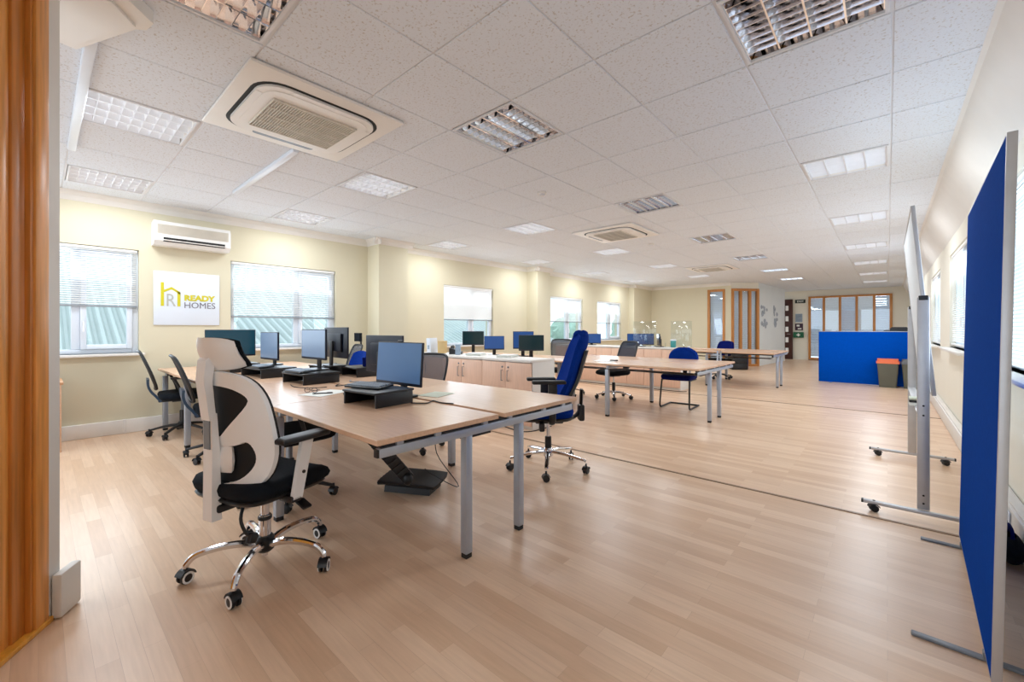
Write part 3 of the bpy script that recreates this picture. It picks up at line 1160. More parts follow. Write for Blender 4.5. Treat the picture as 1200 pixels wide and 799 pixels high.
# ================================================================== DESKS
def make_bench(label, x0, x1, yc, ends, mids, W=1.53, group='bench desks'):
    """four-place bench; ends: x of frames with legs near the middle, mids: x of frames with outer legs"""
    t = thing('bench_desk', label, 'desk', (x1, yc, 0), 0, group)
    L = x1 - x0
    hw = W / 2
    for k in range(2):
        a, b = -L + k * L / 2, -L + (k + 1) * L / 2
        for sgn in (-1, 1):
            yy = sgn * (0.018 + (hw - 0.018) / 2)
            M = Matrix.Translation(((a + b) / 2, yy, 0.7175))
            if k == 1 and sgn > 0:
                M = M @ Matrix.Rotation(R(0.7), 4, 'Z')
            mm = MB().box((0, 0, 0), (L / 2 - 0.004, hw - 0.02, 0.025), bev=0.0025, seg=1).move(M)
            mm.done('desktop', 'beech', t)
            eb = MB()
            yo = yy + sgn * (hw - 0.02) / 2
    for x in ends:
        xx = x - x1
        MB().box((xx, 0, 0.664), (0.032, W - 0.05, 0.040), bev=0.003).done('end_beam', 'silver', t)
        MB().box((xx - 0.006, 0, 0.6945), (0.018, W - 0.08, 0.0205)).done('gap_shade_strip', 'black_plastic', t)  # black strip added to stand in for the shadowed gap above the beam
        for sgn in (-1, 1):
            MB().box((xx, sgn * (hw - 0.022), 0.664), (0.03, 0.012, 0.036), bev=0.002).done('end_cap', 'black_plastic', t)
            for q in (0.10, hw * 0.55, hw - 0.13):
                MB().box((xx, sgn * q, 0.6945), (0.034, 0.035, 0.0215), bev=0.002).done('spacer', 'silver', t)
            lg = MB().box((xx - 0.016, sgn * 0.21, 0.335), (0.045, 0.045, 0.62), bev=0.004).done('leg', 'silver', t)
            MB().box((xx - 0.016, sgn * 0.21, 0.0125), (0.041, 0.041, 0.025), bev=0.003).done('foot', 'black_rubber', lg)
    for x in mids:
        xx = x - x1
        MB().box((xx, 0, 0.672), (0.04, W - 0.12, 0.04), bev=0.003).done('cross_beam', 'silver', t)
        for sgn in (-1, 1):
            lg = MB().box((xx, sgn * (hw - 0.06), 0.335), (0.05, 0.05, 0.62), bev=0.004).done('leg', 'silver', t)
            MB().box((xx, sgn * (hw - 0.06), 0.0125), (0.046, 0.046, 0.025), bev=0.003).done('foot', 'black_rubber', lg)
    xa, xb = min(ends + mids) - x1, max(ends + mids) - x1
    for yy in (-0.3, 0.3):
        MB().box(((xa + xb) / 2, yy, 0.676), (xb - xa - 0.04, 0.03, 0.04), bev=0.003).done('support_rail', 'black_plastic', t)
    MB().box(((xa + xb) / 2, 0.0, 0.58), (xb - xa - 0.3, 0.22, 0.012), bev=0.003).done('cable_tray', 'black_plastic', t)
    return t


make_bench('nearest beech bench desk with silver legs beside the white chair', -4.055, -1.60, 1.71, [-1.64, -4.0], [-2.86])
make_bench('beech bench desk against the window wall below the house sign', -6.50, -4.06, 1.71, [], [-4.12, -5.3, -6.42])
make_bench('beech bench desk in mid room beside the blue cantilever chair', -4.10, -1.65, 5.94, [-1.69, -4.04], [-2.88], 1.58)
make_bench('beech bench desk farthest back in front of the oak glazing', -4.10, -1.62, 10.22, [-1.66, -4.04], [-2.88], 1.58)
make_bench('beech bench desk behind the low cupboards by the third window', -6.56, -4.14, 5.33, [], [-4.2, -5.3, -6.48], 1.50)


# ================================================================== CUPBOARDS
def make_cupboards(name, rows, x1, yf, w, d, h, n, handles=True, group=None):
    for k in range(n):
        xa = x1 - (k + 1) * w
        lab = rows[k]
        t = thing('cupboard', lab, 'cupboard', (xa, yf, 0), 0, group)
        c = MB()
        c.box((w / 2, d / 2 + 0.011, (h - 0.03) / 2), (w - 0.002, d - 0.022, h - 0.03), bev=0.002)
        c.done('carcass', 'white_paint', t)
        for q in range(2):
            dx = w / 4 + q * w / 2
            do = MB().box((dx, -0.001, (h - 0.03) / 2 + 0.02), (w / 2 - 0.006, 0.018, h - 0.09), bev=0.002).done('door', 'beech_door', t)
            hx = w / 2 + (-1 if q == 0 else 1) * 0.05
            if handles:
                MB().tube([(hx, -0.01, h - 0.14), (hx, -0.034, h - 0.14), (hx, -0.034, h - 0.27), (hx, -0.01, h - 0.27)], 0.005, 7).done('handle', 'grey_plastic', do)
                MB().lathe([(0.012, 0), (0.012, 0.006), (0.008, 0.008)], (0, 0, 0), 12, Matrix.Translation((hx, -0.0095, h - 0.10)) @ Matrix.Rotation(R(90), 4, 'X')).done('lock', 'grey_plastic', do)
        MB().box((w / 2, d / 2 - 0.004, h - 0.015), (w - 0.001, d + 0.012, 0.03), bev=0.003).done('top', 'white_paint', t)


make_cupboards('cupboard', ['low white-topped beech cupboard at the end by the blue high-backed chair',
                            'low white-topped beech cupboard second from the blue high-backed chair',
                            'low white-topped beech cupboard behind the black mesh chair back',
                            'low white-topped beech cupboard half hidden behind the near monitors'], -3.13, 3.86, 0.82, 0.46, 0.83, 3, True, 'near low cupboards')
make_cupboards('cupboard', ['far low beech cupboard behind the blue cantilever chair',
                            'far low beech cupboard behind the grey mesh task chair',
                            'far low beech cupboard below the small blue monitor',
                            'far low beech cupboard nearest the window wall'], -3.0, 8.28, 0.74, 0.44, 0.83, 4, False, 'far low cupboards')
t = thing('storage_cabinet', 'low beech cabinet end just past the timber doorway', 'cabinet', (-6.25, -0.3, 0))
MB().box((0, 0, 0.33), (0.5, 0.9, 0.66), bev=0.003).done('carcass', 'beech', t)
MB().box((0, 0.003, 0.67), (0.52, 0.92, 0.024), bev=0.003).done('top', 'beech_edge', t)
MB().box((0.257, 0, 0.35), (0.016, 0.86, 0.58), bev=0.002).done('door', 'beech_door', t)
t = thing('side_table', 'beech table edge beyond the far cupboards', 'table', (-2.7, 9.0, 0))
MB().box((-0.1, 0, 0.79), (0.75, 0.3, 0.025), bev=0.003).done('table_top', 'beech', t)
for sx in (-0.4, 0.2):
    for sy in (-0.1, 0.1):
        MB().box((sx, sy, 0.389), (0.03, 0.03, 0.778), bev=0.003).done('leg', 'silver', t)


# ================================================================== CHAIRS
def add_castor(parent, x, y, az, r=0.028, style='black'):
    """twin-wheel castor standing on the floor under (x, y)"""
    M = Matrix.Translation((x, y, r)) @ Matrix.Rotation(az, 4, 'Z')
    m = MB()
    for s_ in (-1, 1):
        prof = [(r * 0.7, -0.008), (r, -0.005), (r, 0.005), (r * 0.7, 0.008)]
        m.lathe(prof, (0, 0, 0), 16, Matrix.Translation((0, s_ * 0.013, 0)) @ Matrix.Rotation(R(90), 4, 'X'))
    m.cyl((0, -0.012, 0), (0, 0.012, 0), 0.008, n=8)
    m.sheet(lambda u, v: ((r + 0.004) * math.cos(R(20 + 150 * u)), -0.022 + 0.044 * v, (r + 0.004) * math.sin(R(20 + 150 * u))), 9, 2, 0.004)
    m.cyl((0.0, 0, r), (0.0, 0, r + 0.03), 0.008, n=8)
    m.move(M)
    o = m.done('castor', 'black_plastic', parent)
    if style == 'ring':
        q = MB()
        for s_ in (-1, 1):
            q.lathe([(r * 0.92, 0), (r * 0.92, 0.003), (r * 0.62, 0.003), (r * 0.62, 0.0)], (0, 0, 0), 18,
                    Matrix.Translation((0, s_ * 0.0195, 0)) @ Matrix.Rotation(R(-90 * s_), 4, 'X'))
        q.move(M)
        q.done('castor_ring', 'white_plastic', parent)
    return o


def add_base(root, kind, a0, rad=0.31, hub_z=0.105):
    """five-star base with castors and gas lift"""
    lm = 'chrome' if kind != 'black' else 'black_plastic'
    for k in range(5):
        a = R(a0 + 72 * k)
        c, s_ = math.cos(a), math.sin(a)
        P = lambda d, z: (d * c, d * s_, z)
        m = MB()
        if kind == 'curved':
            path = curve_pts([P(0.035, hub_z + 0.002), P(0.10, hub_z + 0.022), P(0.19, hub_z + 0.026), P(rad - 0.045, hub_z + 0.012), P(rad - 0.008, hub_z - 0.018), P(rad, 0.072)], 5)
            n = len(path)
            m.tube(path, [0.019 - 0.006 * i / n for i in range(n)], 10)
        else:
            path = curve_pts([P(0.03, hub_z + 0.01), P(0.14, hub_z + 0.004), P(rad - 0.04, hub_z - 0.022), P(rad, hub_z - 0.032)], 4)
            n = len(path)
            m.tube(path, [0.022 - 0.010 * i / n for i in range(n)], 8, flat=(0.75, 1.1))
        lg = m.done('base_leg', lm, root)
        add_castor(lg, rad * c, rad * s_, a + R(random.uniform(20, 120)), 0.03 if kind == 'curved' else 0.027, 'ring' if kind == 'curved' else 'black')
    MB().lathe([(0.030, hub_z - 0.035), (0.042, hub_z - 0.025), (0.044, hub_z + 0.03), (0.034, hub_z + 0.045)], n=20).done('base_hub', 'black_plastic' if kind != 'star' else 'chrome', root)
    if kind == 'curved':
        MB().lathe([(0.014, 0.055), (0.014, 0.09), (0.027, 0.09), (0.027, 0.26), (0.022, 0.262)], n=20).done('gas_lift', 'chrome', root)
        g = MB().lathe([(0.030, 0.238), (0.032, 0.242), (0.032, 0.252), (0.030, 0.256)], n=20)
        g.done('collar', 'black_plastic', root)
        MB().cyl((0, 0, 0.255), (0, 0, 0.38), 0.019).done('lift_piston', 'chrome', root)
    else:
        MB().lathe([(0.026, 0.10), (0.028, 0.12), (0.028, 0.27), (0.024, 0.275)], n=18).done('gas_lift', 'black_plastic', root)
        MB().cyl((0, 0, 0.27), (0, 0, 0.40), 0.015).done('lift_piston', 'chrome' if kind == 'star' else 'grey_plastic', root)


def seat_shape(m, L, W, zt, th, x0=0.0, front=0.045):
    """upholstered cushion with a waterfall front"""
    def outline(u):
        a = 2 * math.pi * u
        c, s_ = math.cos(a), math.sin(a)
        e = 0.42
        return (L / 2 * math.copysign(abs(c) ** e, c) + x0, W / 2 * math.copysign(abs(s_) ** e, s_))
    n = 32
    rings = []
    for k, (sc, z) in enumerate(((0.02, th * 0.94), (0.5, th * 0.97), (0.86, th), (0.96, th * 0.88), (1.0, th * 0.55), (0.97, th * 0.2), (0.9, 0.0), (0.02, 0.0))):
        ring = []
        for i in range(n):
            x, y = outline(i / n)
            xx, yy = x0 + (x - x0) * sc, y * sc
            fx_ = max(0, (xx - x0) / (L / 2) - 0.45) / 0.55
            bx = max(0, -(xx - x0) / (L / 2) - 0.5) / 0.5
            ring.append(m.bm.verts.new((xx, yy, zt - th + z - front * fx_ ** 2 * (z / th * 0.8 + 0.2) + 0.01 * bx ** 2 + 0.012 * (abs(yy) / (W / 2)) ** 3 * (z / th))))
        rings.append(ring)
    for a, b in zip(rings, rings[1:]):
        for j in range(n):
            m.bm.faces.new((a[j], a[(j + 1) % n], b[(j + 1) % n], b[j]))
    m.bm.faces.new(rings[0])
    m.bm.faces.new(rings[-1][::-1])
    return m


# ---- white mesh chair, front left
def white_chair():
    t = thing('office_chair', 'white framed mesh office chair with headrest and chrome base at the near desk', 'chair', (-2.36, 0.765, 0), R(106))
    add_base(t, 'curved', 33 - 106, 0.325, 0.112)
    mech = MB()
    mech.box((-0.02, 0, 0.395), (0.22, 0.15, 0.05), bev=0.012)
    mech.box((-0.17, 0, 0.385), (0.16, 0.10, 0.035), bev=0.01)
    mech.done('tilt_mechanism', 'black_plastic', t)
    for s_ in (-1, 1):
        lv = MB()
        lv.tube(curve_pts([(0.05, s_ * 0.05, 0.385), (0.055, s_ * 0.14, 0.37), (0.05, s_ * 0.20, 0.345)], 4), 0.006)
        lv.box((0.05, s_ * 0.22, 0.335), (0.05, 0.07, 0.014), rot=(s_ * -0.4, 0, 0), bev=0.006)
        lv.done('lever', 'black_plastic', t)
    lk = MB()
    lk.tube(curve_pts([(-0.10, 0.0, 0.37), (-0.14, -0.03, 0.30), (-0.13, -0.05, 0.235), (-0.11, -0.06, 0.21)], 4), 0.008)
    lk.box((-0.105, -0.06, 0.20), (0.05, 0.035, 0.05), rot=(0, 0.4, 0.3), bev=0.012)
    lk.done('tension_crank', 'black_plastic', t)
    seat_shape(MB(), 0.50, 0.50, 0.495, 0.075, 0.0, 0.05).done('seat', 'black_fabric', t, ang=60)
    seat_shape(MB(), 0.47, 0.47, 0.428, 0.03, -0.01, 0.02).done('seat_pan', 'black_plastic', t, ang=60)
    bend = lambda y, z: -0.235 - 0.022 * max(0, (z - 0.45) / 0.55) ** 1.3 + 0.015 * math.exp(-((z - 0.62) / 0.12) ** 2) + 1.8 * y * y
    outer = chaikin([(-0.12, 0.445), (0.12, 0.445), (0.215, 0.50), (0.245, 0.60), (0.245, 0.76), (0.225, 0.90), (0.17, 0.985), (0.06, 1.01), (-0.06, 1.01), (-0.17, 0.985), (-0.225, 0.90), (-0.245, 0.76), (-0.245, 0.60), (-0.215, 0.50)], 2)
    up = chaikin([(0.0, 0.70), (0.03, 0.705), (0.178, 0.86), (0.165, 0.905), (0.08, 0.945), (-0.08, 0.945), (-0.165, 0.905), (-0.178, 0.86), (-0.03, 0.705)], 2)
    lo = chaikin([(0.0, 0.49), (0.12, 0.51), (0.178, 0.57), (0.185, 0.635), (0.155, 0.70), (0.10, 0.665), (-0.10, 0.665), (-0.155, 0.70), (-0.185, 0.635), (-0.178, 0.57), (-0.12, 0.51)], 2)
    MB().plate(outer, [up, lo], 0.022, bend).done('backrest_frame', 'white_plastic', t, ang=40)
    sc = lambda p, k: [(y * k, 0.73 + (z - 0.73) * k) for y, z in p]
    MB().plate(sc(outer, 0.995), [], 0.012, lambda y, z: bend(y, z) + 0.0235).done('backrest_mesh', 'black_mesh', t, ang=40)
    lb = MB().sheet(lambda u, v: (bend((u - .5) * 0.2, 0.6) - 0.002 - 0.012 * math.sin(math.pi * v), (u - .5) * 0.20 * (0.75 + 0.25 * math.sin(math.pi * v)), 0.545 + 0.12 * v), 8, 6, -0.014)
    lb.done('lumbar_pad', 'white_plastic', t)
    # spine behind the frame
    sp = MB()
    sp.prism([(-0.270, 0.335), (-0.226, 0.335), (-0.230, 0.44), (-0.236, 0.66), (-0.248, 0.82), (-0.270, 0.82), (-0.268, 0.64), (-0.270, 0.44)], -0.034, 0.034,
             Matrix(((1, 0, 0, 0), (0, 0, 1, 0), (0, 1, 0, 0), (0, 0, 0, 1))))
    sp.done('spine', 'white_plastic', t)
    MB().prism([(-0.273, 0.66), (-0.250, 0.66), (-0.262, 0.95), (-0.278, 0.95)], -0.022, 0.022,
               Matrix(((1, 0, 0, 0), (0, 0, 1, 0), (0, 1, 0, 0), (0, 0, 0, 1)))).done('spine_slider', 'grey_plastic', t)
    MB().prism([(-0.278, 0.79), (-0.250, 0.79), (-0.266, 0.96), (-0.256, 1.05), (-0.268, 1.085), (-0.294, 1.06), (-0.302, 0.97)], -0.032, 0.032,
               Matrix(((1, 0, 0, 0), (0, 0, 1, 0), (0, 1, 0, 0), (0, 0, 0, 1)))).done('headrest_bracket', 'white_plastic', t)
    # headrest
    def hr(u, v):
        e = 2 * u - 1
        q = 2 * v - 1
        y = e * (0.142 - 0.012 * v) * (1 - 0.10 * q ** 6)
        z = 1.088 + q * 0.074 * (1 - 0.22 * abs(e) ** 5)
        return (-0.248 - 0.050 * v - 0.018 * (1 - q * q) + 0.075 * e * e, y, z)
    MB().sheet(hr, 14, 8, -0.022).done('headrest', 'white_plastic', t, ang=60)
    MB().sheet(lambda u, v: (hr(u * 1.0, v)[0] + 0.024, hr(u, v)[1] * 1.01, hr(u, v)[2]), 14, 8, -0.010).done('headrest_mesh', 'black_fabric', t, ang=60)
    # arms
    for s_ in (-1, 1):
        st = MB()
        st.prism([(-0.055, 0.40), (-0.005, 0.40), (0.055, 0.665), (-0.005, 0.665)], s_ * 0.285, s_ * 0.262, Matrix(((1, 0, 0, 0), (0, 0, 1, 0), (0, 1, 0, 0), (0, 0, 0, 1))))
        so = st.done('armrest', 'white_plastic', t)
        MB().box((0.01, s_ * 0.268, 0.682), (0.26, 0.085, 0.026), bev=0.010, seg=3).done('arm_pad', 'black_plastic', so)
        MB().box((0.01, s_ * 0.268, 0.695), (0.235, 0.066, 0.005), bev=0.002).done('pad_top', 'pad_grey', so)
        MB().box((-0.035, s_ * 0.24, 0.40), (0.06, 0.09, 0.03), bev=0.008).done('arm_bracket', 'black_plastic', so)
        MB().cyl((0.0, s_ * 0.284, 0.52), (0.0, s_ * 0.290, 0.52), 0.008).done('bolt', 'black_plastic', so)
    return t


white_chair()


# ---- black mesh task chair
def task_chair(name, label, loc, rz, a0=10, base='black', back='black_mesh', support='steel_blue', headrest=False, arms=True, seat='black_fabric', zb=0.96, group='task chairs'):
    t = thing(name, label, 'chair', loc, rz, group)
    add_base(t, base, a0, 0.30, 0.10)
    MB().box((0, 0, 0.405), (0.20, 0.14, 0.05), bev=0.012).done('tilt_mechanism', 'black_plastic', t)
    seat_shape(MB(), 0.48, 0.49, 0.485, 0.07, 0.02, 0.04).done('seat', seat, t, ang=60)
    lean = lambda z: -0.215 - 0.16 * max(0, (z - 0.46)) / 0.5 - 0.05 * max(0, (z - 0.75)) ** 1.0
    bx = lambda y, z: lean(z) + 0.45 * y * y
    fr = MB()
    loop = [(0.19, 0.56), (0.22, 0.70), (0.215, 0.86), (0.19, zb - 0.015), (0.12, zb), (-0.12, zb), (-0.19, zb - 0.015), (-0.215, 0.86), (-0.22, 0.70), (-0.19, 0.56), (-0.10, 0.54), (0.10, 0.54)]
    loop = chaikin(loop, 1)
    fr.tube([(bx(y, z), y, z) for y, z in loop], 0.013, 8, closed=True)
    fr.done('backrest_frame', 'black_plastic', t)
    MB().plate(loop, [], 0.004, bx).done('backrest_mesh', back, t, ang=40)
    su = MB()
    su.sheet(lambda u, v: (lean(0.40 + 0.26 * v) - 0.035 - 0.045 * math.sin(math.pi * v) * 1.0 + 0.05 * (1 - v) , (u - 0.5) * (0.10 + 0.16 * v ** 2), 0.385 + 0.27 * v), 4, 8, -0.022)
    su.done('back_support', support, t, ang=60)
    MB().box((-0.13, 0, 0.40), (0.17, 0.08, 0.03), bev=0.008).done('support_arm', 'black_plastic', t)
    if arms:
        for s_ in (-1, 1):
            am = MB()
            am.tube(curve_pts([(-0.02, s_ * 0.20, 0.41), (-0.02, s_ * 0.265, 0.44), (-0.05, s_ * 0.275, 0.56), (-0.09, s_ * 0.275, 0.655)], 4), 0.014)
            ao = am.done('armrest', 'black_plastic', t)
            MB().box((0.0, s_ * 0.272, 0.665), (0.25, 0.062, 0.024), bev=0.010, seg=3).done('arm_pad', 'black_plastic', ao)
    if headrest:
        MB().sheet(lambda u, v: (lean(zb) - 0.03 + 0.05 * (2 * u - 1) ** 2, (u - 0.5) * 0.26, zb + 0.05 + 0.13 * v), 8, 4, -0.03).done('headrest', 'black_fabric', t, ang=60)
        MB().box((lean(zb) - 0.02, 0, zb + 0.06), (0.02, 0.04, 0.14), bev=0.006).done('headrest_bracket', 'black_plastic', t)
    return t


task_chair('task_chair', 'black mesh task chair nearest the window wall under the house sign', (-6.04, 1.10, 0), R(84), 20)
task_chair('task_chair', 'black mesh task chair just left of the white headrest chair', (-4.75, 1.17, 0), R(84), -208)
task_chair('task_chair', 'black task chair tucked under the desk behind the white chair', (-3.2, 1.20, 0), R(95), 25, zb=0.90)
task_chair('task_chair', 'black framed mesh chair behind the nearest desk beside its blue screen', (-3.59, 2.51, 0), R(-72), -15, back='grey_mesh', support='black_plastic', zb=0.93)
task_chair('task_chair', 'black mesh chair with headrest behind the monitors below the windows', (-6.12, 2.90, 0), R(-100), 10, back='grey_mesh', support='black_plastic', headrest=True)
task_chair('task_chair', 'grey mesh chair at the left end of the middle desk', (-4.37, 6.42, 0), R(-40), 10, back='grey_mesh', support='grey_plastic', base='star', zb=1.0)
task_chair('task_chair', 'grey mesh task chair with chrome base behind the middle desk', (-3.55, 6.64, 0), R(-112), -20, back='dark_mesh', support='grey_plastic', base='star', arms=False, zb=0.98)


def padded_chair(label, loc, rz, a0, fabric, zb=0.92, base='black'):
    """office chair with an upholstered low back"""
    t = thing('office_chair', label, 'chair', loc, rz)
    add_base(t, base, a0, 0.29, 0.10)
    MB().box((0, 0, 0.405), (0.20, 0.14, 0.05), bev=0.012).done('tilt_mechanism', 'black_plastic', t)
    seat_shape(MB(), 0.47, 0.48, 0.485, 0.07, 0.02, 0.04).done('seat', 'black_fabric' if base == 'black' else fabric, t, ang=60)
    MB().sheet(lambda u, v: (-0.23 - 0.10 * v + 0.05 * (2 * u - 1) ** 2, (u - 0.5) * 0.44 * (0.72 + 0.28 * math.sin(math.pi * (0.15 + 0.7 * v))), 0.54 + (zb - 0.54) * v - 0.03 * (2 * u - 1) ** 4 * (2 * v - 1)), 12, 8, -0.05).done('backrest', fabric, t, ang=60)
    MB().tube(curve_pts([(-0.1, 0, 0.40), (-0.26, 0, 0.42), (-0.31, 0, 0.60), (-0.32, 0, 0.72)], 4), 0.016, flat=(0.5, 1.6)).done('back_support', 'black_plastic', t)
    return t


padded_chair('blue backed office chair beyond the monitors by the headrest chair', (-5.17, 2.56, 0), R(-92), 10, 'blue_fabric', 0.90)
padded_chair('blue backed office chair behind the far low cupboards', (-4.55, 9.25, 0), R(-100), 10, 'blue_fabric', 1.0)
padded_chair('blue and black office chair behind the farthest desk', (-3.05, 11.0, 0), R(-110), 10, 'navy_fabric', 0.90)
padded_chair('blue office chair inside the oak glazed room at the back', (-4.25, 15.9, 0), R(-90), 10, 'navy_fabric', 0.95)


# ---- blue high-backed chair, right of the near desk
def high_back():
    t = thing('office_chair', 'tall blue upholstered office chair with black arms beside the nearest desk', 'chair', (-2.19, 2.93, 0), R(-136))
    add_base(t, 'star', 88 + 136, 0.335, 0.135)
    MB().box((0, 0, 0.425), (0.24, 0.18, 0.05), bev=0.012).done('tilt_mechanism', 'black_plastic', t)
    for s_, xx in ((1, 0.08), (-1, 0.08), (-1, -0.08)):
        MB().box((xx, s_ * 0.22, 0.405), (0.045, 0.06, 0.07), bev=0.012).done('knob', 'black_plastic', t)
    seat_shape(MB(), 0.48, 0.49, 0.545, 0.085, 0.04, 0.045).done('seat', 'blue_fabric', t, ang=60)
    seat_shape(MB(), 0.46, 0.47, 0.47, 0.03, 0.03, 0.02).done('seat_pan', 'black_plastic', t, ang=60)
    # profile of the cushion: lumbar bulge, then reclining to a rounded top
    fxz = lambda v: -0.115 + 0.035 * math.exp(-((v - 0.18) / 0.16) ** 2) - 0.185 * v ** 1.3
    hwid = lambda v: 0.215 * (1 - 0.30 * max(0, v - 0.45) / 0.55 - 0.12 * max(0, 0.15 - v) / 0.15) * (1 - 0.35 * max(0, (v - 0.93) / 0.07) ** 2)
    zz = lambda v: 0.50 + 0.68 * v
    MB().sheet(lambda u, v: (fxz(v) + 0.05 * (2 * u - 1) ** 2, (2 * u - 1) * hwid(v), zz(v) - 0.035 * abs(2 * u - 1) ** 3 * max(0, (v - 0.8) / 0.2)), 14, 22, lambda u, v: 0.075 * (1 - 0.55 * abs(2 * u - 1) ** 3) * (1 - 0.4 * max(0, (v - 0.85) / 0.15) ** 2)).move(Matrix.Translation((0.0, 0, 0))).done('backrest', 'blue_fabric', t, ang=60)
    MB().sheet(lambda u, v: (fxz(0.02 + 0.75 * v) - 0.078 + 0.04 * (2 * u - 1) ** 2, (2 * u - 1) * hwid(0.75 * v) * 0.86, zz(0.02 + 0.75 * v)), 10, 16, 0.022).done('back_shell', 'black_plastic', t, ang=60)
    MB().tube(curve_pts([(-0.08, 0, 0.42), (-0.20, 0, 0.43), (-0.275, 0, 0.50), (-0.29, 0, 0.68)], 4), 0.03, flat=(0.45, 1.5)).done('back_support', 'black_plastic', t)
    MB().box((-0.285, 0, 0.48), (0.05, 0.1, 0.14), bev=0.015).done('adjuster', 'black_plastic', t)
    for s_, h in ((-1, 0.735), (1, 0.775)):
        am = MB()
        am.tube(curve_pts([(0.0, s_ * 0.16, 0.435), (0.0, s_ * 0.26, 0.45), (0.0, s_ * 0.285, 0.52), (0.0, s_ * 0.285, 0.62)], 4), 0.02, flat=(1, 1.4))
        ao = am.done('armrest', 'black_plastic', t)
        MB().box((0.0, s_ * 0.285, (0.56 + h) / 2), (0.07, 0.03, h - 0.57), bev=0.006).done('arm_post', 'black_plastic', ao)
        MB().box((0.03, s_ * 0.28, h), (0.27, 0.09, 0.028), bev=0.012, seg=3).done('arm_pad', 'black_rubber', ao)
    return t


high_back()

# ---- blue cantilever visitor chair
t = thing('cantilever_chair', 'blue upholstered cantilever chair with black tube frame at the middle desk', 'chair', (-2.40, 6.58, 0), R(-87))
fp = []
for s_ in (1, -1):
    side = [(-0.22, s_ * 0.215, 0.0125), (0.17, s_ * 0.215, 0.0125), (0.225, s_ * 0.215, 0.03), (0.235, s_ * 0.215, 0.09), (0.19, s_ * 0.205, 0.40), (0.16, s_ * 0.2, 0.425), (-0.16, s_ * 0.2, 0.425)]
    fp.append(side)
fr = MB()
pa = curve_pts([(-0.16, 0.2, 0.425)] + fp[0][::-1][1:] + [(-0.245, 0.19, 0.0125), (-0.25, 0.0, 0.0125), (-0.245, -0.19, 0.0125)] + fp[1], 5)
fr.tube(pa, 0.0125, 9)
fr.done('frame', 'black_plastic', t)
seat_shape(MB(), 0.46, 0.47, 0.50, 0.07, 0.01, 0.02).done('seat', 'navy_fabric', t, ang=60)
MB().sheet(lambda u, v: (-0.22 - 0.06 * v + 0.05 * (2 * u - 1) ** 2, (u - 0.5) * 0.46 * max(0.12, (1 - abs((v - 0.42) / 0.6) ** 2.6)) ** 0.5, 0.57 + 0.34 * v), 12, 18, -0.045).done('backrest', 'blue_fabric', t, ang=60)
MB().tube(curve_pts([(-0.10, 0, 0.435), (-0.25, 0, 0.44), (-0.29, 0, 0.55), (-0.295, 0, 0.70)], 4), 0.02, flat=(0.4, 1.6)).done('back_support', 'black_plastic', t)


# ================================================================== ON THE DESKS
DZ = 0.7302


def make_riser(label, x, y, w=0.34, d=0.30, rz=0.0, h=0.085, z=DZ):
    t = thing('monitor_riser', label, 'monitor stand', (x, y, z), rz, 'black monitor risers')
    MB().box((0, 0, h), (w, d, 0.014), bev=0.004).done('top_plate', 'black_plastic', t)
    for s_ in (-1, 1):
        MB().box((s_ * (w / 2 - 0.008), 0, h / 2 - 0.003), (0.014, d - 0.02, h - 0.007), bev=0.003).done('leg', 'black_plastic', t)
    MB().box((0, d / 2 - 0.012, h / 2 - 0.003), (w - 0.034, 0.008, h - 0.012), bev=0.002).done('back_plate', 'black_plastic', t)
    return t


def make_monitor(label, x, y, rz, w, h, zb, m_screen='screen_glare_blue', base=True, z=DZ, tilt=0.0, group='computer monitors', zbase=None):
    """screen faces local -y; zb: height of the screen's lower edge above its base"""
    t = thing('computer_monitor', label, 'monitor', (x, y, z), rz, group)
    M = Matrix.Translation((0, 0, zb)) @ Matrix.Rotation(R(tilt), 4, 'X')
    MB().box((0, 0, h / 2), (w, 0.018, h), bev=0.004).move(M).done('screen_housing', 'monitor_back', t)
    MB().box((0, 0.018, h / 2), (w * 0.62, 0.03, h * 0.6), bev=0.012).move(M).done('rear_cover', 'monitor_back', t)
    MB().box((0, -0.0095, h / 2 + 0.006), (w - 0.014, 0.002, h - 0.026), bev=0.0005, seg=1).move(M).done('screen', m_screen, t)
    MB().box((0, 0.05, (zb + h * 0.55) / 2 + 0.006), (0.06, 0.018, zb + h * 0.55 - 0.01), bev=0.004).done('stand_neck', 'black_plastic', t)
    if base:
        MB().prism(rr_loop(0.105, 0.085, 0.03), 0.0, 0.012, Matrix.Translation((0, 0.02, 0))).done('stand_base', 'black_plastic', t)
    return t


def make_keyboard(label, x, y, z, rz, w=0.36, tiltx=0.06):
    t = thing('keyboard', label, 'keyboard', (x, y, z), rz, 'keyboards')
    M = Matrix.Rotation(tiltx, 4, 'X')
    MB().box((0, 0.0, 0.012), (w, 0.14, 0.014), bev=0.004).move(M).done('case', 'black_plastic', t)
    m = MB()
    for r in range(5):
        for c in range(14):
            m.box((-w / 2 + 0.02 + (w - 0.04) * c / 13, -0.048 + 0.024 * r, 0.022), (0.018, 0.018, 0.008), bev=0.0015, seg=1)
    m.move(M)
    o = m.done('keys', 'key_grey', t)
    o['kind'] = 'stuff'
    return t


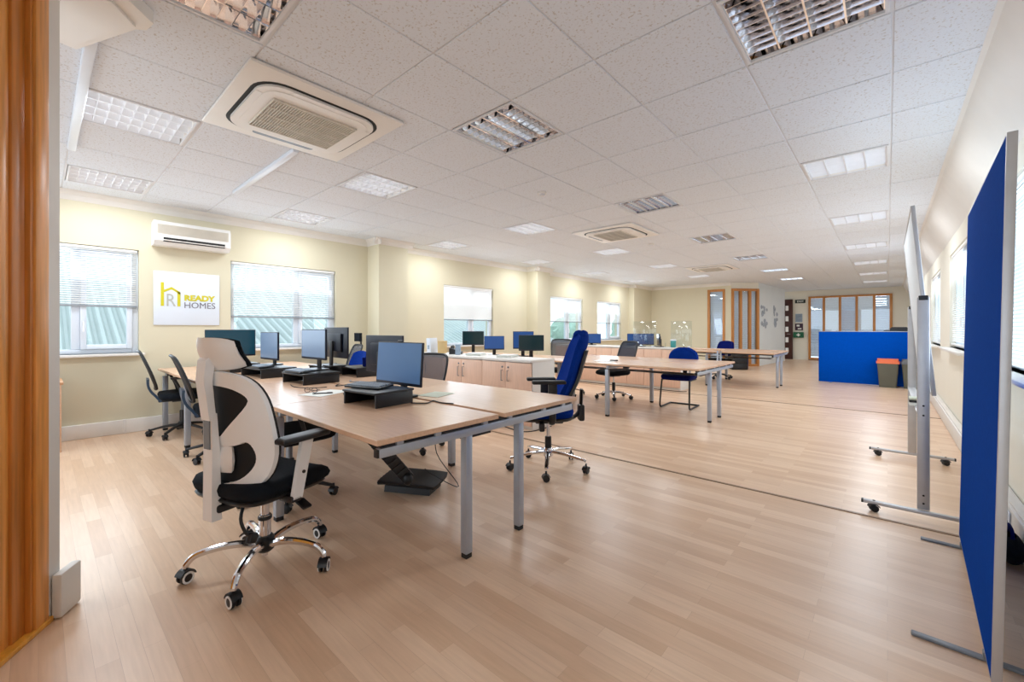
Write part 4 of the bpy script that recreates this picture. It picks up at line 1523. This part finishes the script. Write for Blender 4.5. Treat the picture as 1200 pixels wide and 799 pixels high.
RT = DZ + 0.0925
make_riser('black monitor riser in front of the nearest blue screen', -2.42, 1.44, 0.33, 0.30, R(6))
make_riser('black monitor riser in the middle of the nearest desk', -3.82, 1.61, 0.38, 0.34, R(4))
make_riser('black monitor riser in front of the slim grey screen', -4.66, 1.54, 0.5, 0.34, R(3))
make_riser('long black monitor riser before the large dark glossy screen', -5.50, 1.50, 0.52, 0.30, R(0))
make_riser('black monitor riser with the dark cup behind the middle screens', -4.0, 2.19, 0.36, 0.28, R(-4))
make_riser('black monitor riser under the dark monitor back in the middle', -4.42, 2.05, 0.34, 0.28, R(3))
make_keyboard('dark keyboard on the riser before the nearest blue screen', -2.50, 1.42, RT, R(16), 0.29)
make_keyboard('grey keyboard on the riser in the middle of the nearest desk', -3.83, 1.515, RT, R(4), 0.30)
make_keyboard('grey keyboard on the riser before the slim grey screen', -4.58, 1.45, RT, R(3), 0.27)
make_keyboard('black keyboard lying on the desk behind the nearest riser', -2.78, 1.56, DZ, R(20), 0.30)

make_monitor('large blue monitor screen nearest the camera on the near desk', -2.53, 1.655, R(3), 0.50, 0.295, 0.085, 'screen_glare_blue', z=DZ, tilt=-4)
make_monitor('dark monitor back with round logo behind the nearest blue screen', -3.27, 2.00, R(182), 0.55, 0.325, 0.09, 'screen_glare_blue')
make_monitor('pale grey monitor screen in the middle of the near desks', -3.95, 1.69, R(2), 0.47, 0.275, 0.10, 'screen_glare_grey', z=RT, base=True)
make_monitor('dark navy monitor back beside the pale grey screen', -4.22, 2.03, R(178), 0.54, 0.31, 0.085, 'screen_glare_blue', z=RT)
make_monitor('slim grey monitor screen seen in front of the second window', -4.86, 1.62, R(2), 0.45, 0.29, 0.055, 'screen_glare_grey', z=RT)
make_monitor('large dark glossy monitor nearest the window wall below the sign', -5.56, 1.45, R(72), 0.48, 0.30, 0.07, 'screen_teal', z=RT)
make_monitor('dark green monitor standing in front of the third window', -5.80, 5.42, R(45), 0.40, 0.26, 0.17, 'screen_dark')
make_monitor('tilted pale blue monitor right of the dark green one', -5.25, 5.42, R(45), 0.36, 0.25, 0.10, 'screen_blue', tilt=-12)
make_monitor('bluish monitor partly hidden behind the dark square monitor', -4.68, 5.55, R(50), 0.36, 0.30, 0.13, 'screen_blue')
make_monitor('dark square monitor near the end of the low cupboards', -4.22, 5.20, R(42), 0.40, 0.25, 0.125, 'screen_dark')
make_monitor('blue monitor on the far low cupboards below the last windows', -5.15, 8.58, R(35), 0.42, 0.23, 0.03, 'screen_blue', z=0.831)
make_monitor('wide dark blue monitor on the far cupboards behind the grey chair', -3.95, 8.58, R(35), 0.56, 0.24, 0.03, 'screen_blue', z=0.831)
make_monitor('dark monitor turned away at the end of the far cupboards', -3.55, 8.56, R(-60), 0.40, 0.24, 0.03, 'screen_dark', z=0.831)

# the logo on the back of the near dark monitor: a plain ring
nb = [o for o in COL.objects if o.get('label', '').startswith('large blue monitor screen nearest')][0]
MB().box((0, 0.022, 0.383), (0.05, 0.022, 0.018), bev=0.005).done('webcam', 'black_plastic', nb)
bk = [o for o in COL.objects if o.get('label', '').startswith('dark monitor back with round logo')][0]
MB().tube([(0.022 * math.cos(a * 0.393), 0.034, 0.29 + 0.022 * math.sin(a * 0.393)) for a in range(16)], 0.002, 5, closed=True).done('logo_ring', 'grey_plastic', bk)

t = thing('cup', 'dark blue cup on the black riser behind the middle screens', 'cup', (-3.93, 2.20, RT))
MB().lathe([(0.026, 0), (0.034, 0.005), (0.038, 0.085), (0.0375, 0.088), (0.034, 0.085), (0.031, 0.01)], n=20).done('cup_body', 'navy_fabric', t)


def cable(label, pts, r=0.004, m_='black_rubber', n=6, group=None):
    o = MB().tube(curve_pts(pts, n), r, 6).done('cable', m_)
    return tag(o, label, 'cable', group)


cz = DZ + 0.005
cable('black cable looping beside the nearest riser', [(-2.24, 1.56, cz), (-2.16, 1.62, cz), (-2.20, 1.70, cz), (-2.10, 1.69, cz), (-2.02, 1.72, cz)], 0.004)
cable('tangled black cable on the desk between the two nearest screens', [(-3.48, 1.70, cz), (-3.36, 1.62, cz), (-3.30, 1.78, cz + 0.01), (-3.18, 1.70, cz), (-3.0, 1.74, cz), (-2.86, 1.66, cz)], 0.004)
cable('grey cable curled in front of the dark monitor backs', [(-3.66, 1.90, cz), (-3.56, 1.84, cz), (-3.48, 1.90, cz), (-3.40, 1.84, cz), (-3.36, 1.76, cz + 0.01)], 0.004, 'grey_plastic')
cable('thin black cable in front of the middle riser', [(-3.72, 1.40, cz), (-3.55, 1.37, cz), (-3.40, 1.43, cz), (-3.36, 1.54, cz)], 0.003)
cable('thin black cable hanging under the nearest desk by the footrest', [(-2.28, 1.80, 0.57), (-2.34, 1.84, 0.34), (-2.20, 1.92, 0.12), (-2.42, 1.86, 0.17), (-2.50, 1.86, 0.19)], 0.003)
cable('black cable curling on the floor at the end of the near cupboards', [(-3.72, 3.72, 0.006), (-3.56, 3.80, 0.006), (-3.33, 3.76, 0.006), (-3.16, 3.76, 0.006), (-3.09, 3.90, 0.006), (-3.09, 4.2, 0.006)], 0.006)
cable('black cable running along the floor before the far cupboards', [(-5.4, 8.18, 0.008), (-4.5, 8.17, 0.008), (-3.5, 8.16, 0.008), (-3.0, 8.14, 0.008), (-2.86, 8.22, 0.008)], 0.007)

t = thing('pen', 'black pen lying on the white sheet on the near desk', 'pen', (-3.05, 1.37, DZ + 0.0055), R(62))
MB().lathe([(0.002, -0.07), (0.0045, -0.058), (0.0045, 0.06), (0.003, 0.066)], n=10, M=Matrix.Rotation(R(90), 4, 'Y')).done('barrel', 'black_plastic', t)
MB().box((0.045, 0, 0.006), (0.035, 0.003, 0.002)).done('clip', 'grey_plastic', t)
t = thing('spectacles', 'small black folded spectacles beside the pen on the near desk', 'spectacles', (-3.16, 1.33, DZ + 0.0015), R(30))
for s_ in (-1, 1):
    MB().tube([(s_ * 0.03 + 0.024 * math.cos(a * 0.524), 0.0, 0.02 + 0.018 * math.sin(a * 0.524)) for a in range(12)], 0.002, 5, closed=True).done('rim', 'black_plastic', t)
    MB().tube([(s_ * 0.055, 0, 0.025), (s_ * 0.055, 0.03, 0.02), (-s_ * 0.02, 0.05, 0.006)], 0.002, 5).done('temple', 'black_plastic', t)


def sheet_of_paper(label, x, y, rz, w, h, m_='paper', z=DZ, group=None):
    m = MB()
    m.sheet(lambda u, v: ((u - .5) * w, (v - .5) * h, 0.0008 + 0.0016 * math.sin(3 * u) * v), 6, 6, -0.0004)
    o = m.done('paper_sheet', m_)
    o.location = (x, y, z + 0.0004)
    o.rotation_euler = (0, 0, rz)
    return tag(o, label, 'paper', group)


sheet_of_paper('white sheet of paper under the pen on the near desk', -3.08, 1.40, R(20), 0.21, 0.297)
sheet_of_paper('pale green sheet of paper right of the nearest blue screen', -2.42, 1.90, R(15), 0.18, 0.21, 'green_paper')
sheet_of_paper('white sheet of paper on the middle desk', -3.1, 5.55, R(10), 0.3, 0.21)
t = thing('marker_pen', 'dark marker pen lying on the middle desk paper', 'pen', (-3.0, 5.62, DZ + 0.011), R(20))
MB().lathe([(0.004, -0.06), (0.008, -0.05), (0.008, 0.055), (0.006, 0.06)], n=10, M=Matrix.Rotation(R(90), 4, 'Y')).done('barrel', 'black_plastic', t)
MB().lathe([(0.0088, 0.02), (0.0088, 0.06)], n=10, M=Matrix.Rotation(R(90), 4, 'Y')).done('cap', 'sign_dark', t)

t = thing('storage_box', 'pink-white box with black ends at the left end of the middle desk', 'box', (-3.42, 5.25, DZ + 0.001), R(40))
MB().box((0, 0, 0.06), (0.12, 0.09, 0.12), bev=0.004).done('box_body', 'white_plastic', t)
for s_ in (-1, 1):
    MB().box((s_ * 0.072, 0, 0.06), (0.022, 0.08, 0.09), bev=0.004).done('end_panel', 'black_plastic', t)

CT = 0.831
t = thing('box_file', 'white box file standing on the near cupboards behind the mesh chair', 'file', (-5.3, 4.08, CT), R(20))
MB().box((0, 0, 0.115), (0.07, 0.2, 0.23), rot=(0, -0.06, 0), bev=0.003).done('file_body', 'upvc', t)
MB().box((0.0, -0.101, 0.09), (0.03, 0.002, 0.06)).done('spine_label', 'poster_blue', t)
t = thing('cardboard_box', 'small tan box beside the white box file on the cupboards', 'box', (-5.12, 4.14, CT), R(30))
MB().box((0, 0, 0.09), (0.11, 0.12, 0.18), bev=0.003).done('box_body', 'tan_box', t)
MB().box((0, 0, 0.181), (0.114, 0.124, 0.01), bev=0.002).done('lid', 'tan_box', t)
t = thing('tissue_box', 'pale blue upright carton on the near cupboards left of the third window', 'box', (-4.62, 4.02, CT), R(40))
MB().box((0, 0, 0.075), (0.07, 0.07, 0.15), bev=0.003).done('carton', 'poster_blue', t)
MB().box((0, 0, 0.151), (0.05, 0.04, 0.004), bev=0.001).done('flap', 'upvc', t)
t = thing('desk_phone', 'dark desk phone behind the pale blue carton on the cupboards', 'telephone', (-4.78, 4.12, CT), R(40))
MB().prism([(-0.09, 0), (0.09, 0), (0.09, 0.03), (-0.06, 0.09), (-0.09, 0.09)], -0.08, 0.08, Matrix(((1, 0, 0, 0), (0, 0, 1, 0), (0, 1, 0, 0), (0, 0, 0, 1)))).done('phone_body', 'black_plastic', t)
MB().tube(curve_pts([(-0.05, -0.09, 0.105), (-0.05, -0.03, 0.115), (-0.05, 0.05, 0.115), (-0.05, 0.09, 0.10)], 3), 0.016).done('handset', 'black_plastic', t)
for lab, x, y, z, rz in (('flat stack of papers below the dark green monitor', -4.35, 4.12, CT, 0.5), ('flat stack of papers below the dark square monitor', -3.75, 4.12, CT, 0.4)):
    t = thing('paper_stack', lab, 'papers', (x, y, z), rz)
    m = MB()
    for k in range(7):
        m.box((random.uniform(-.006, .006), random.uniform(-.006, .006), 0.002 + 0.004 * k), (0.21, 0.29, 0.0036))
    m.done('sheets', 'paper', t)
    MB().box((0, 0, 0.0305), (0.2, 0.28, 0.002)).done('top_sheet', 'white_plastic', t)
t = thing('hand_wash_bottle', 'small teal tub at the right end of the far cupboards', 'tub', (-3.22, 8.50, CT), 0)
MB().lathe([(0.045, 0), (0.052, 0.01), (0.055, 0.13), (0.05, 0.14)], n=20).done('tub_body', 'teal_plastic', t)
MB().lathe([(0.057, 0.135), (0.057, 0.155), (0.05, 0.16)], n=20).done('lid', 'upvc', t)
t = thing('letter_tray', 'clear letter tray beside the teal tub on the far cupboards', 'tray', (-3.3, 8.42, CT), R(30))
MB().box((0, 0, 0.004), (0.1, 0.16, 0.006)).done('tray_base', 'acrylic', t)
for s_ in (-1, 1):
    MB().box((s_ * 0.049, 0, 0.05), (0.004, 0.16, 0.09)).done('tray_side', 'acrylic', t)

# clear acrylic screens standing on the far cupboards
for lab, x, y, w in (('clear acrylic desk screen left of the pair on the far cupboards', -3.78, 8.40, 0.50), ('clear acrylic desk screen right of the pair on the far cupboards', -3.12, 8.66, 0.42)):
    t = thing('acrylic_screen', lab, 'screen', (x, y, CT), R(0))
    MB().box((0, 0, 0.27), (w, 0.006, 0.52), bev=0.001).done('screen_sheet', 'acrylic', t)
    for s_ in (-1, 1):
        MB().box((s_ * w * 0.36, 0, 0.012), (0.03, 0.09, 0.022), bev=0.004).done('clamp', 'upvc', t)

# ================================================================== UNDER THE NEAR DESK
t = thing('footrest', 'black tilted plastic footrest on the floor under the nearest desk', 'footrest', (-2.67, 1.88, 0), R(28))
MB().sheet(lambda u, v: ((u - .5) * 0.47 * (1 - 0.06 * (2 * v - 1) ** 4), (v - .5) * 0.26, 0.062 + 0.022 * v - 0.008 * abs(2 * u - 1) ** 4 + 0.004 * (int(v * 12) % 2)), 14, 12, -0.02).done('foot_plate', 'black_rubber', t)
MB().prism([(-0.11, 0.0), (0.10, 0.0), (0.09, 0.058), (-0.10, 0.044)], -0.18, 0.18, Matrix(((0, 0, 1, 0), (1, 0, 0, 0), (0, 1, 0, 0), (0, 0, 0, 1)))).done('base', 'black_plastic', t)
t = thing('cable_spine', 'black slanted cable spine reaching from the nearest desk to the floor', 'cable guide', (-2.55, 1.60, 0), 0)
a, b = Vector((-0.09, -0.24, 0.65)), Vector((0.07, 0.11, 0.16))
d = (b - a)
m = MB()
ez = d.normalized()
ex = Vector((0.45, 0.89, 0.0))
ex = (ex - ez * ex.dot(ez)).normalized()
ey = ez.cross(ex)
for k in range(14):
    p = a + d * ((k + 0.5) / 14)
    q = MB().box((0, 0, 0), (0.085, 0.03, d.length / 14 * 0.94), bev=0.004)
    q.move(Matrix(((ex.x, ey.x, ez.x, p.x), (ex.y, ey.y, ez.y, p.y), (ex.z, ey.z, ez.z, p.z), (0, 0, 0, 1))))
    tmp = bpy.data.meshes.new('link')
    q.bm.to_mesh(tmp)
    q.bm.free()
    m.bm.from_mesh(tmp)
    bpy.data.meshes.remove(tmp)
m.done('links', 'black_plastic', t)
MB().tube([a, b], 0.012).done('cord_core', 'black_rubber', t)
MB().sphere((0.07, 0.10, 0.165), (0.04, 0.035, 0.045)).done('end_joint', 'black_plastic', t)

# ================================================================== RIGHT SIDE
LEAN = math.tan(R(1.07))
t = thing('partition_panel', 'tall blue fabric partition panel with silver frame at the right edge', 'partition', (0.253, 2.1, 0), R(-1.97))
SH = Matrix.Identity(4)
SH[0][2] = LEAN
PL, PH = 1.37, 1.84
MB().box((0.014, PL / 2, 0.03 + (PH - 0.03) / 2), (0.024, PL - 0.01, PH - 0.05)).move(SH).done('fabric_panel', 'panel_blue', t)
fm = MB()
fm.box((0.015, 0.002, 0.03 + (PH - 0.03) / 2), (0.025, 0.016, PH - 0.03), bev=0.002).move(SH)
fm.done('end_frame', 'alu', t)
fm = MB()
fm.box((0.015, PL - 0.002, 0.03 + (PH - 0.03) / 2), (0.025, 0.016, PH - 0.03), bev=0.002).move(SH)
fm.done('end_frame', 'alu', t)
for z in (0.036, PH - 0.006):
    MB().box((0.015, PL / 2, z), (0.025, PL - 0.02, 0.014), bev=0.002).move(SH).done('edge_trim', 'alu', t)
for y, xa, xb in ((0.18, -0.19, 0.23), (1.25, -0.155, 0.22)):
    m = MB()
    m.box(((xa + xb) / 2, y, 0.007), (xb - xa, 0.028, 0.012), bev=0.004)
    m.box((0.014, y, 0.02), (0.03, 0.028, 0.03), bev=0.003)
    m.done('foot', 'grey_plastic', t)

t = thing('whiteboard', 'mobile whiteboard on silver castor stand seen edge-on beside the blue panel', 'whiteboard', (0.168, 4.49, 0), 0)
YN, YF = -0.80, 0.82
for y in (YN, YF):
    p = MB().box((0, y, 0.735), (0.058, 0.03, 1.33), bev=0.005).done('post', 'alu', t)
    m = MB()
    for z in (0.72, 0.66, 0.16, 0.11):
        m.cyl((0.0, y - 0.016, z), (0.0, y - 0.0175, z), 0.006, n=8)
    if y < 0:
        m.done('rivets', 'slot_black', p)
    MB().box((0, y, 1.395), (0.045, 0.034, 0.03), bev=0.004).done('pivot_clamp', 'black_plastic', p)
    f_ = MB().box((-0.01, y - 0.03 if y < 0 else y, 0.06), (0.56, 0.03, 0.022), bev=0.004).done('foot_rail', 'alu', t)
    for s_ in (-1, 1):
        MB().box((-0.01 + s_ * 0.283, y - 0.03 if y < 0 else y, 0.06), (0.012, 0.031, 0.023), bev=0.003).done('end_cap', 'black_plastic', f_)
        add_castor(f_, -0.01 + s_ * 0.225, y - 0.03 if y < 0 else y, 0.4, 0.022)
TB = Matrix.Translation((0.0, 0, 1.385)) @ Matrix.Rotation(R(-4.6), 4, 'Y')
MB().box((0.0, 0.0, -0.0), (0.014, 1.56, 1.17)).move(TB).done('board', 'wall_white', t)
for y in (-0.785, 0.785):
    MB().box((0, y, 0), (0.022, 0.016, 1.205), bev=0.003).move(TB).done('board_frame', 'alu', t)
for z in (-0.595, 0.595):
    MB().box((0, 0, z), (0.022, 1.56, 0.016), bev=0.003).move(TB).done('board_frame', 'alu', t)
MB().box((-0.005, 0.01, 0.665), (0.05, 1.58, 0.016), bev=0.003).done('cross_rail', 'alu', t)
t = thing('board_eraser', 'small black and pale green board eraser on the whiteboard stand', 'eraser', (0.135, 4.05, 0.6735), 0)
MB().box((0, 0, 0.011), (0.045, 0.12, 0.022), bev=0.003).done('felt', 'paper', t)
MB().box((0, 0, 0.030), (0.047, 0.122, 0.016), bev=0.003).done('grip', 'black_plastic', t)
MB().box((0, 0, 0.046), (0.045, 0.12, 0.014), bev=0.004).done('top', 'green_paper', t)

t = thing('bag', 'dark blue and black bag on the floor at the right edge behind the panel', 'bag', (0.475, 3.36, 0), 0)
MB().sheet(lambda u, v: (0.05 * math.cos(2 * math.pi * u) * math.sin(math.pi * (0.08 + 0.84 * v)) ** 0.6, 0.15 * math.sin(2 * math.pi * u) * math.sin(math.pi * (0.08 + 0.84 * v)) ** 0.6, 0.005 + 0.13 * v), 20, 10, -0.003).done('bag_body', 'black_fabric', t, ang=70)
MB().tube(curve_pts([(0, -0.07, 0.125), (0, -0.05, 0.17), (0, 0.05, 0.17), (0, 0.07, 0.125)], 4), 0.008).done('handle', 'navy_fabric', t)

# far blue screen with things round it
t = thing('floor_screen', 'low wide royal blue floor screen across the back right corner', 'screen', (-0.355, 11.89, 0), 0)
MB().box((0, 0, 0.575), (1.63, 0.04, 1.13), bev=0.004).done('fabric_panel', 'screen_cover', t)
MB().box((0, 0, 1.147), (1.63, 0.046, 0.014), bev=0.003).done('top_trim', 'silver', t)
for s_ in (-1, 1):
    MB().box((s_ * 0.817, 0, 0.575), (0.008, 0.042, 1.13), bev=0.002).done('end_trim', 'panel_blue', t)
    MB().box((s_ * 0.6, 0, 0.006), (0.06, 0.3, 0.01), bev=0.003).done('foot', 'silver', t)
t = thing('cupboard', 'white cupboard hidden behind the royal blue floor screen', 'cupboard', (0.2, 12.25, 0), 0)
MB().box((0, 0, 0.57), (0.6, 0.5, 1.13), bev=0.004).done('carcass', 'white_paint', t)
MB().box((0, 0, 1.142), (0.62, 0.52, 0.02), bev=0.004).done('top', 'white_paint', t)
t = thing('printer', 'flat black printer lying above the royal blue screen', 'printer', (0.2, 12.2, 1.1525), R(0))
MB().prism([(-0.16, 0), (0.15, 0), (0.15, 0.05), (0.10, 0.09), (-0.13, 0.09), (-0.16, 0.06)], -0.15, 0.15, Matrix(((1, 0, 0, 0), (0, 0, 1, 0), (0, 1, 0, 0), (0, 0, 0, 1)))).done('printer_body', 'black_plastic', t)
MB().box((-0.2, 0, 0.012), (0.12, 0.2, 0.02), bev=0.004).done('paper_tray', 'black_plastic', t)


def make_bin(label, x, lid):
    t = thing('waste_bin', label, 'bin', (x, 11.70, 0), 0, 'waste bins')
    m = MB()
    lp = lambda w, d, z: [(px, py, z) for px, py in rr_loop(w, d, 0.03, 4)]
    rings = [lp(0.135, 0.10, 0.0), lp(0.17, 0.125, 0.5), lp(0.162, 0.117, 0.5), lp(0.128, 0.093, 0.02)]
    vr = [[m.bm.verts.new(p) for p in r] for r in rings]
    n = len(vr[0])
    for a, b in zip(vr, vr[1:]):
        for j in range(n):
            m.bm.faces.new((a[j], a[(j + 1) % n], b[(j + 1) % n], b[j]))
    m.bm.faces.new(vr[0][::-1])
    m.bm.faces.new(vr[-1])
    m.done('bin_body', 'bin_grey', t)
    l = MB()
    l.prism(rr_loop(0.182, 0.138, 0.03, 4), 0.49, 0.535)
    l.prism(rr_loop(0.165, 0.12, 0.04, 4), 0.533, 0.585)
    l.done('lid', lid, t)
    return t


make_bin('grey waste bin with orange lid before the royal blue screen', 0.005, 'bin_orange')
make_bin('grey waste bin with dark grey lid beside the orange-lidded one', 0.385, 'grey_plastic')

t = thing('pedestal', 'dark box with blue side on the floor by the oak glazing', 'pedestal', (-3.35, 13.9, 0), R(30))
MB().box((0, 0, 0.26), (0.42, 0.5, 0.5), bev=0.01).done('pedestal_body', 'black_plastic', t)
MB().box((0.215, 0, 0.26), (0.014, 0.46, 0.46), bev=0.004).done('side_panel', 'panel_blue', t)
for k in range(3):
    MB().box((0, -0.255, 0.1 + 0.16 * k), (0.38, 0.014, 0.145), bev=0.004).done('drawer', 'black_plastic', t)
